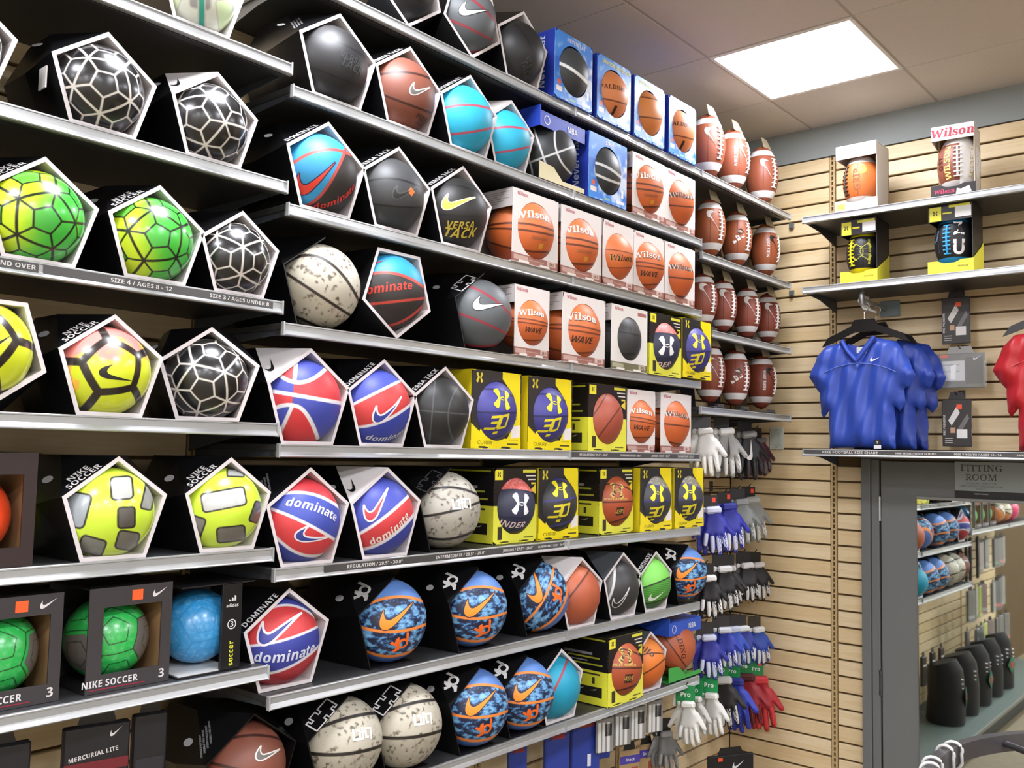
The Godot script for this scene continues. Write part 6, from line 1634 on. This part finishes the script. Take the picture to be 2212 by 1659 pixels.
func build_front_wall() -> void:
	var fg := "boxed footballs on the top fitting room shelf"
	football_carton(0.803, 3.099, 0.18, 0.305, true, "plain white football carton on top shelf by the slotted strip", fg)
	football(Vector3(-0.286, 3.099 + 0.145, 0.80), 0.27, 0.08, "tan orange football with gold print in plain white carton", fg, {"turn": -2.25, "skin": "b8622c", "lace": "3a2a20", "band": "c9c2bc", "seam": "7a3c1a",
		"art": [["text", "GRIP", 0.75, 0.0, PI / 2.0, 0.03, "7a4a22"], ["ring", "", 1.05, 0.04, 0.0, 0.02, "d8b04a"], ["dot", "", 1.05, 0.04, 0.0, 0.015, "d89a5a"]]})
	football_carton(1.207, 3.099, 0.165, 0.305, true, "white football carton with red script lid, top shelf right", fg, true)
	var f2 := football(Vector3(-0.286, 3.099 + 0.148, 1.21), 0.275, 0.083, "brown and white football with gold print under red script lid", fg, {"turn": -1.38, "skin": "7f4633", "band": "d8d4d0", "lace": "e4e1de",
		"art": [["text", "WILSON", -0.5, 0.0, PI / 2.0, 0.026, "d8b95a"], ["text", "GST", -0.9, 0.0, PI / 2.0, 0.024, "3a2018"], ["text", "ACADEMY", 0.75, -0.01, PI / 2.0, 0.02, "b8964a"], ["text", "YOUTH", 1.1, 0.0, PI / 2.0, 0.012, "8a8a8a"]]})
	var hp := MB.new()
	var pr := football_profile(0.275, 0.0842)
	for i in range(2, pr.size() - 3):
		for k in 14:
			var a0 := 0.12 + 1.6 * k / 14.0
			var a1 := 0.12 + 1.6 * (k + 1) / 14.0
			var V := func(q: Vector2, a: float) -> Vector3: return Vector3(sin(a) * q.x, q.y, cos(a) * q.x)
			var n0 := Vector3(sin(a0), 0, cos(a0))
			var n1 := Vector3(sin(a1), 0, cos(a1))
			hp.tri(V.call(pr[i], a0), V.call(pr[i], a1), V.call(pr[i + 1], a1), n0, n1, n1)
			hp.tri(V.call(pr[i], a0), V.call(pr[i + 1], a1), V.call(pr[i + 1], a0), n0, n1, n0)
	part(f2, "white_panel", hp.mesh(), mat("d4d1cc", 0.42))
	var ug := "boxed footballs on the second fitting room shelf"
	football_carton(0.812, 2.774, 0.158, 0.285, false, "black carton on yellow tray with yellow trimmed football", ug)
	football(Vector3(-0.286, 2.774 + 0.14, 0.808), 0.25, 0.074, "black football with yellow laces and outlined emblem", ug, {"turn": -2.05, "skin": "1d1c1e", "lace": "e2d820", "band": "e6d81c", "seam": "0e0e10",
		"art": [["wings", "", 0.7, 0.0, PI / 2.0, 0.042, "a8a830"], ["wings", "", 0.7, 0.0, PI / 2.0, 0.034, "1d1c1e"], ["text", "UNDER ARMOUR", 1.15, 0.0, PI / 2.0, 0.01, "b8b428"]]})
	football_carton(1.193, 2.774, 0.172, 0.295, false, "black carton on yellow tray with blue trimmed football", ug)
	football(Vector3(-0.286, 2.774 + 0.145, 1.19), 0.26, 0.079, "black football with blue laces and white lettering", ug, {"turn": -1.72, "skin": "1c1b1f", "lace": "2a9ad8", "band": "1f86c4", "seam": "0e0e10",
		"art": [["text", "Z", 0.62, 0.045, 0.0, 0.06, "e2dfdc"], ["text", "U", 0.62, -0.035, 0.0, 0.06, "dcd8d6"], ["rect", "", -0.75, -0.03, 0.0, 0.02, "5a6a78"], ["text", "U", -0.75, 0.02, 0.0, 0.05, "5a6a78"]]})
	# jerseys on a clear display arm
	var da := thing("display_arm", "clear plastic display arm holding blue jerseys under the shelf", "display arm", Vector3(-0.018, 2.70, 0.815))
	part(da, "wall_plate", MB.new().box(Vector3(-0.006, 0.0, 0.02), Vector3(0.006, 0.075, 0.09), 0.002).mesh(), mat("7f8f92", 0.15))
	part(da, "arm_bar", MB.new().box(Vector3(-0.16, 0.0, 0.0), Vector3(0.31, 0.02, 0.012), 0.003).mesh(), mat("9a9a96", 0.2, 0.4))
	part(da, "front_stop", MB.new().tube(PackedVector3Array([Vector3(-0.315, -0.02, 0), Vector3(-0.322, 0.02, 0), Vector3(-0.312, 0.05, 0)]), PackedFloat32Array([0.011, 0.012, 0.009]), 10).mesh(), mat("8d8d8d", 0.2, 0.5))
	for i in 4:
		part(da, "clear_clip", MB.new().tube(PackedVector3Array([Vector3(-0.29 + 0.03 * i, 0.03, -0.012), Vector3(-0.30 + 0.03 * i, 0.0, -0.02), Vector3(-0.29 + 0.03 * i, -0.035, 0.0), Vector3(-0.28 + 0.03 * i, -0.04, 0.02)]), PackedFloat32Array([0.006]), 8).mesh(), mat("c6c7c2", 0.15))
	var jg := "blue jerseys on the display arm"
	hanger(Vector3(-0.305, 2.62, 0.815), -PI / 2.0 - 0.1, "black hanger of the front blue jersey", jg)
	hanger(Vector3(-0.2, 2.615, 0.83), -PI / 2.0 - 0.25, "black hanger of the blue jersey behind the front one", jg)
	jersey(Vector3(-0.31, 2.042, 0.80), -PI / 2.0, "2744a2", "front blue practice jersey with small white swoosh and size tag", jg)
	jersey(Vector3(-0.2, 2.042, 0.86), -PI / 2.0 - 0.12, "243f98", "second blue jersey just behind the front jersey", jg, false)
	jersey(Vector3(-0.105, 2.04, 0.885), -PI / 2.0 - 0.2, "223a90", "rear blue jersey nearest the slatwall", jg, false)
	jersey(Vector3(-0.3, 2.042, 1.565), -PI / 2.0 - 0.05, "b01820", "red practice jersey at the right edge of the shelf", "")
	hanger(Vector3(-0.3, 2.62, 1.57), -PI / 2.0, "black hanger of the red jersey", "")
	# carded goods
	hang_card(Vector3(-0.1, 2.735, 1.142), 0.115, 0.205, "2f2b29", "black wrist support card hanging above the clear pack", "pack", "", {"turn": -PI / 2.0, "print": "sock_card", "d": 0.012, "art": [["text", "PRO PREMIUM", -0.42, 0.55, 0.009, PI / 2.0, "cfccc8"]]})
	hang_card(Vector3(-0.1, 2.485, 1.157), 0.196, 0.15, "6f7069", "clear pack with white sleeve and gray card, middle of three", "pack", "", {"turn": -PI / 2.0, "print": "clear_card", "d": 0.016, "film": true, "tab": "9c9d98", "art": [["swoosh", "", 0.36, 0.14, 0.035, 0.2, "dcdcdc"]]})
	hang_card(Vector3(-0.1, 2.285, 1.14), 0.118, 0.205, "2f2b29", "black wrist support card standing on the jersey shelf", "pack", "", {"turn": -PI / 2.0, "print": "sock_card", "d": 0.012, "art": [["text", "PRO PREMIUM", -0.42, 0.55, 0.009, PI / 2.0, "cfccc8"]]})
	for e: Array in [[2.735, 1.142, "upper"], [2.485, 1.157, "middle"], [2.285, 1.14, "lower"]]:
		var t := thing("peg_hook", "wire hook holding the %s carded pack by the jerseys" % e[2], "hook", Vector3(-0.016, e[0], e[1]), -PI / 2.0, "wire peg hooks on the slatwall")
		part(t, "wire", MB.new().tube(PackedVector3Array([Vector3(0, 0, 0.004), Vector3(0, 0.004, 0.1), Vector3(0, 0.014, 0.11)]), PackedFloat32Array([0.0026]), 6).mesh(), mat("5a5856", 0.3, 0.9))
		part(t, "back_plate", MB.new().box(Vector3(0, 0, 0.003), Vector3(0.03, 0.05, 0.005), 0.001).mesh(), mat("55524e", 0.35, 0.8))
	for e: Array in [[3.163, "upper"], [2.82, "lower"]]:
		var t := thing("slatwall_bracket", "small metal bracket on the slatwall in the corner, %s of two" % e[1], "bracket", Vector3(-0.016, e[0], 0.352), -PI / 2.0)
		part(t, "clip_plate", MB.new().box(Vector3(0, 0, 0.004), Vector3(0.026, 0.03, 0.008), 0.001).mesh(), mat("8e9494", 0.3, 0.7))
		part(t, "clip_lip", MB.new().box(Vector3(0.004, -0.012, 0.014), Vector3(0.018, 0.006, 0.014), 0.001).mesh(), mat("7c8282", 0.3, 0.7))
	var sw := thing("switch_plate", "pale gray wall switch plate on the slatwall beside the gloves", "switch", Vector3(-0.016, 2.09, 0.272), -PI / 2.0)
	part(sw, "cover", MB.new().box(Vector3(0, 0, 0.004), Vector3(0.074, 0.112, 0.008), 0.003).mesh(), mat("b9bcae", 0.4))
	part(sw, "insert", MB.new().box(Vector3(0, 0.0, 0.009), Vector3(0.052, 0.066, 0.004), 0.001).mesh(), mat("aeb3a8", 0.4))
	for s: float in [-1.0, 1.0]: part(sw, "screw", MB.new().box(Vector3(0, s * 0.044, 0.0085), Vector3(0.006, 0.006, 0.002), 0.001).mesh(), mat("55554e", 0.4, 0.6))
	# fitting-room door
	var gray := mat("686a69", 0.5)
	var d1 := struct("door_1")
	part(d1, "jamb", MB.new().box(Vector3(-0.02, 1.0, 0.722), Vector3(0.05, 2.0, 0.04), 0.002).mesh(), gray)
	part(d1, "jamb_stop", MB.new().box(Vector3(-0.014, 0.998, 0.761), Vector3(0.034, 1.996, 0.035), 0.002).mesh(), gray)
	part(d1, "header", MB.new().box(Vector3(-0.016, 2.014, 1.3), Vector3(0.04, 0.03, 1.2), 0.002).mesh(), gray)
	part(d1, "jamb", MB.new().box(Vector3(-0.02, 1.0, 1.76), Vector3(0.05, 2.0, 0.05), 0.002).mesh(), gray)
	part(d1, "door_leaf", MB.new().box(Vector3(-0.005, 0.998, 1.257), Vector3(0.035, 1.984, 0.944), 0.002).mesh(), mat("6b6d6b", 0.5))
	for e: Array in [[1.768, "aeb2b0"], [0.977, "55575a"]]:
		var h := part(d1, "hinge", MB.new().lathe(pv([0.0, -0.056, 0.0075, -0.056, 0.0075, -0.038, 0.0068, -0.037, 0.0068, 0.037, 0.0075, 0.038, 0.0075, 0.056, 0.0, 0.056]), 12).mesh(), mat(e[1], 0.3, 0.7))
		h.position = Vector3(-0.03, e[0], 0.781)
	var mr := thing("wall_mirror", "tall frameless mirror on the fitting room door reflecting the ball shelves", "mirror", Vector3(-0.0225, 1.05, 1.27), -PI / 2.0)
	part(mr, "mirror_glass", MB.new().box(Vector3(0, 0, 0.003), Vector3(0.646, 1.55, 0.005), 0.0).mesh(), mat("e4ece8", 0.02, 1.0))
	part(mr, "top_rail", MB.new().box(Vector3(0, 0.778, 0.004), Vector3(0.65, 0.014, 0.011), 0.002).mesh(), mat("8d8f8b", 0.4, 0.3))
	var sg := thing("fitting_room_sign", "gray fitting room sign with black lower band above the mirror", "sign", Vector3(-0.0228, 1.915, 1.275), -PI / 2.0)
	part(sg, "sign_plate", MB.new().box(Vector3(0, 0.016, 0.0015), Vector3(0.335, 0.128, 0.003), 0.0005).mesh(), mat("969e9d", 0.35))
	part(sg, "black_band", MB.new().box(Vector3(0, -0.064, 0.0017), Vector3(0.335, 0.032, 0.0034), 0.0005).mesh(), mat("151414", 0.35))
	var ink := mat("3a3c3d", 0.5)
	for l: Array in [["FITTING", 0.0, 0.052, 0.027, true], ["ROOM", 0.0, 0.012, 0.027, true], ["PLEASE LIMIT ITEMS TO THE", 0.0, -0.014, 0.0062, false], ["LIMIT OF FOUR GARMENTS AT A TIME", 0.0, -0.027, 0.0066, false], ["THANK YOU", 0.0, -0.039, 0.005, false]]:
		flat_art(sg, "lettering", text_tris(l[0], false, 0.0, l[4], 1.1), Transform3D(Basis.from_scale(Vector3.ONE * l[3]), Vector3(l[1] - 0.06, l[2], 0.0036)), ink)
	flat_art(sg, "lettering", text_tris("HIBBETT SPORTS"), Transform3D(Basis.from_scale(Vector3.ONE * 0.005), Vector3(-0.06, -0.06, 0.004)), mat("b9b9b9", 0.5))
	# round clothing rack in the foreground
	var c := Vector3(-2.023, 1.3, 2.175)
	var rk := thing("clothing_rack", "round gray clothing rack with tan wooden top at lower right", "rack", Vector3(c.x, 0, c.z))
	var ring := PackedVector3Array()
	for i in 73: ring.append(Vector3(cos(TAU * i / 72.0) * 0.576, 1.3, sin(TAU * i / 72.0) * 0.576))
	var rb := MB.new()
	for i in 72:
		var a := ring[i]
		var b := ring[i + 1]
		var u0 := Vector3(a.x, 0, a.z).normalized()
		var u1 := Vector3(b.x, 0, b.z).normalized()
		for s: float in [-1.0, 1.0]:
			rb.tri(a + u0 * s * 0.012 + Vector3(0, 0.0, 0), a + u0 * s * 0.012 - Vector3(0, 0.042, 0), b + u1 * s * 0.012, u0 * s, u0 * s, u1 * s)
			rb.tri(b + u1 * s * 0.012, a + u0 * s * 0.012 - Vector3(0, 0.042, 0), b + u1 * s * 0.012 - Vector3(0, 0.042, 0), u1 * s, u0 * s, u1 * s)
		rb.quad(a - u0 * 0.012, a + u0 * 0.012, b + u1 * 0.012, b - u1 * 0.012, Vector3.UP)
		rb.quad(a - u0 * 0.012 - Vector3(0, 0.042, 0), a + u0 * 0.012 - Vector3(0, 0.042, 0), b + u1 * 0.012 - Vector3(0, 0.042, 0), b - u1 * 0.012 - Vector3(0, 0.042, 0), Vector3.DOWN)
	part(rk, "ring_rail", rb.mesh(), mat("5d5b5c", 0.3, 0.5))
	part(rk, "center_post", MB.new().lathe(pv([0.0, 0.0, 0.03, 0.0, 0.03, 1.34, 0.0, 1.34]), 14).mesh(), mat("4a494a", 0.35, 0.6))
	for i in 4:
		var a := TAU * i / 4.0 + 0.5
		part(rk, "spoke", MB.new().tube(PackedVector3Array([Vector3(0, 1.27, 0), Vector3(cos(a) * 0.566, 1.28, sin(a) * 0.566)]), PackedFloat32Array([0.01]), 8).mesh(), mat("4a494a", 0.35, 0.6))
		part(rk, "foot", MB.new().tube(PackedVector3Array([Vector3(0, 0.03, 0), Vector3(cos(a) * 0.5, 0.03, sin(a) * 0.5)]), PackedFloat32Array([0.02]), 8).mesh(), mat("4a494a", 0.35, 0.6))
	part(rk, "wooden_top", MB.new().lathe(pv([0.0, 1.345, 0.355, 1.345, 0.36, 1.35, 0.36, 1.38, 0.355, 1.385, 0.0, 1.385]), 64, Transform3D(Basis(), Vector3(0.1, 0, 0.02))).mesh(), mat("d6be92", 0.45))
	var angs := [-2.95, -2.86, -2.8, -2.62, -2.55, -2.3, -2.12, -2.05, -1.78, -1.7, -1.5, -1.42, 3.1, 3.02, 2.9]
	for i in angs.size():
		var a: float = angs[i]
		var p := c + Vector3(cos(a), 0, sin(a)) * 0.576
		var t := thing("clothes_hanger", "black hanger with pale hook on the round rack, %s along the ring" % ["first", "second", "third", "fourth", "fifth", "sixth", "seventh", "eighth", "ninth", "tenth", "eleventh", "twelfth", "thirteenth", "fourteenth", "fifteenth"][i], "hanger", p, -a + [0.1, -0.12, 0.2][i % 3], "hangers on the round rack")
		var hk := PackedVector3Array()
		for k in 12:
			var q := -0.5 + 4.1 * k / 11.0
			hk.append(Vector3(cos(q) * 0.021, 0.0 + sin(q) * 0.018 - 0.01, 0))
		hk.append(Vector3(-0.02, -0.04, 0)); hk.append(Vector3(0, -0.075, 0)); hk.append(Vector3(0, -0.1, 0))
		part(t, "hook", MB.new().tube(hk, PackedFloat32Array([0.0042]), 6).mesh(), mat("d9d9d6", 0.25, 0.3))
		part(t, "shoulder_bar", MB.new().prism(pv([-0.2, -0.2, -0.17, -0.16, -0.05, -0.115, -0.03, -0.09, 0.03, -0.09, 0.05, -0.115, 0.17, -0.16, 0.2, -0.2, 0.15, -0.19, 0.05, -0.145, -0.05, -0.145, -0.15, -0.19]), Transform3D(), -0.006, 0.006).mesh(), mat("141316", 0.3))
		part(t, "size_ring", MB.new().box(Vector3(0, -0.09, 0), Vector3(0.024, 0.02, 0.018), 0.004).mesh(), mat(["1a1a1c", "d0d0cc", "1a1a1c"][i % 3], 0.35))
		if i % 2 == 0:
			var g := thing("hanging_garment", "dark garment on a hanger of the round rack, %s along the ring" % ORD[i / 2], "garment", p, t.rotation.y, "garments on the round rack")
			part(g, "cloth", inflate(pv([-0.19, -0.2, -0.05, -0.13, 0.05, -0.13, 0.19, -0.2, 0.22, -0.36, 0.17, -0.38, 0.18, -0.8, -0.18, -0.8, -0.17, -0.38, -0.22, -0.36]), 0.02, 0.06, 0.035).mesh(), mat(["1b1a1e", "23242a", "191a20"][i % 3], 0.7))
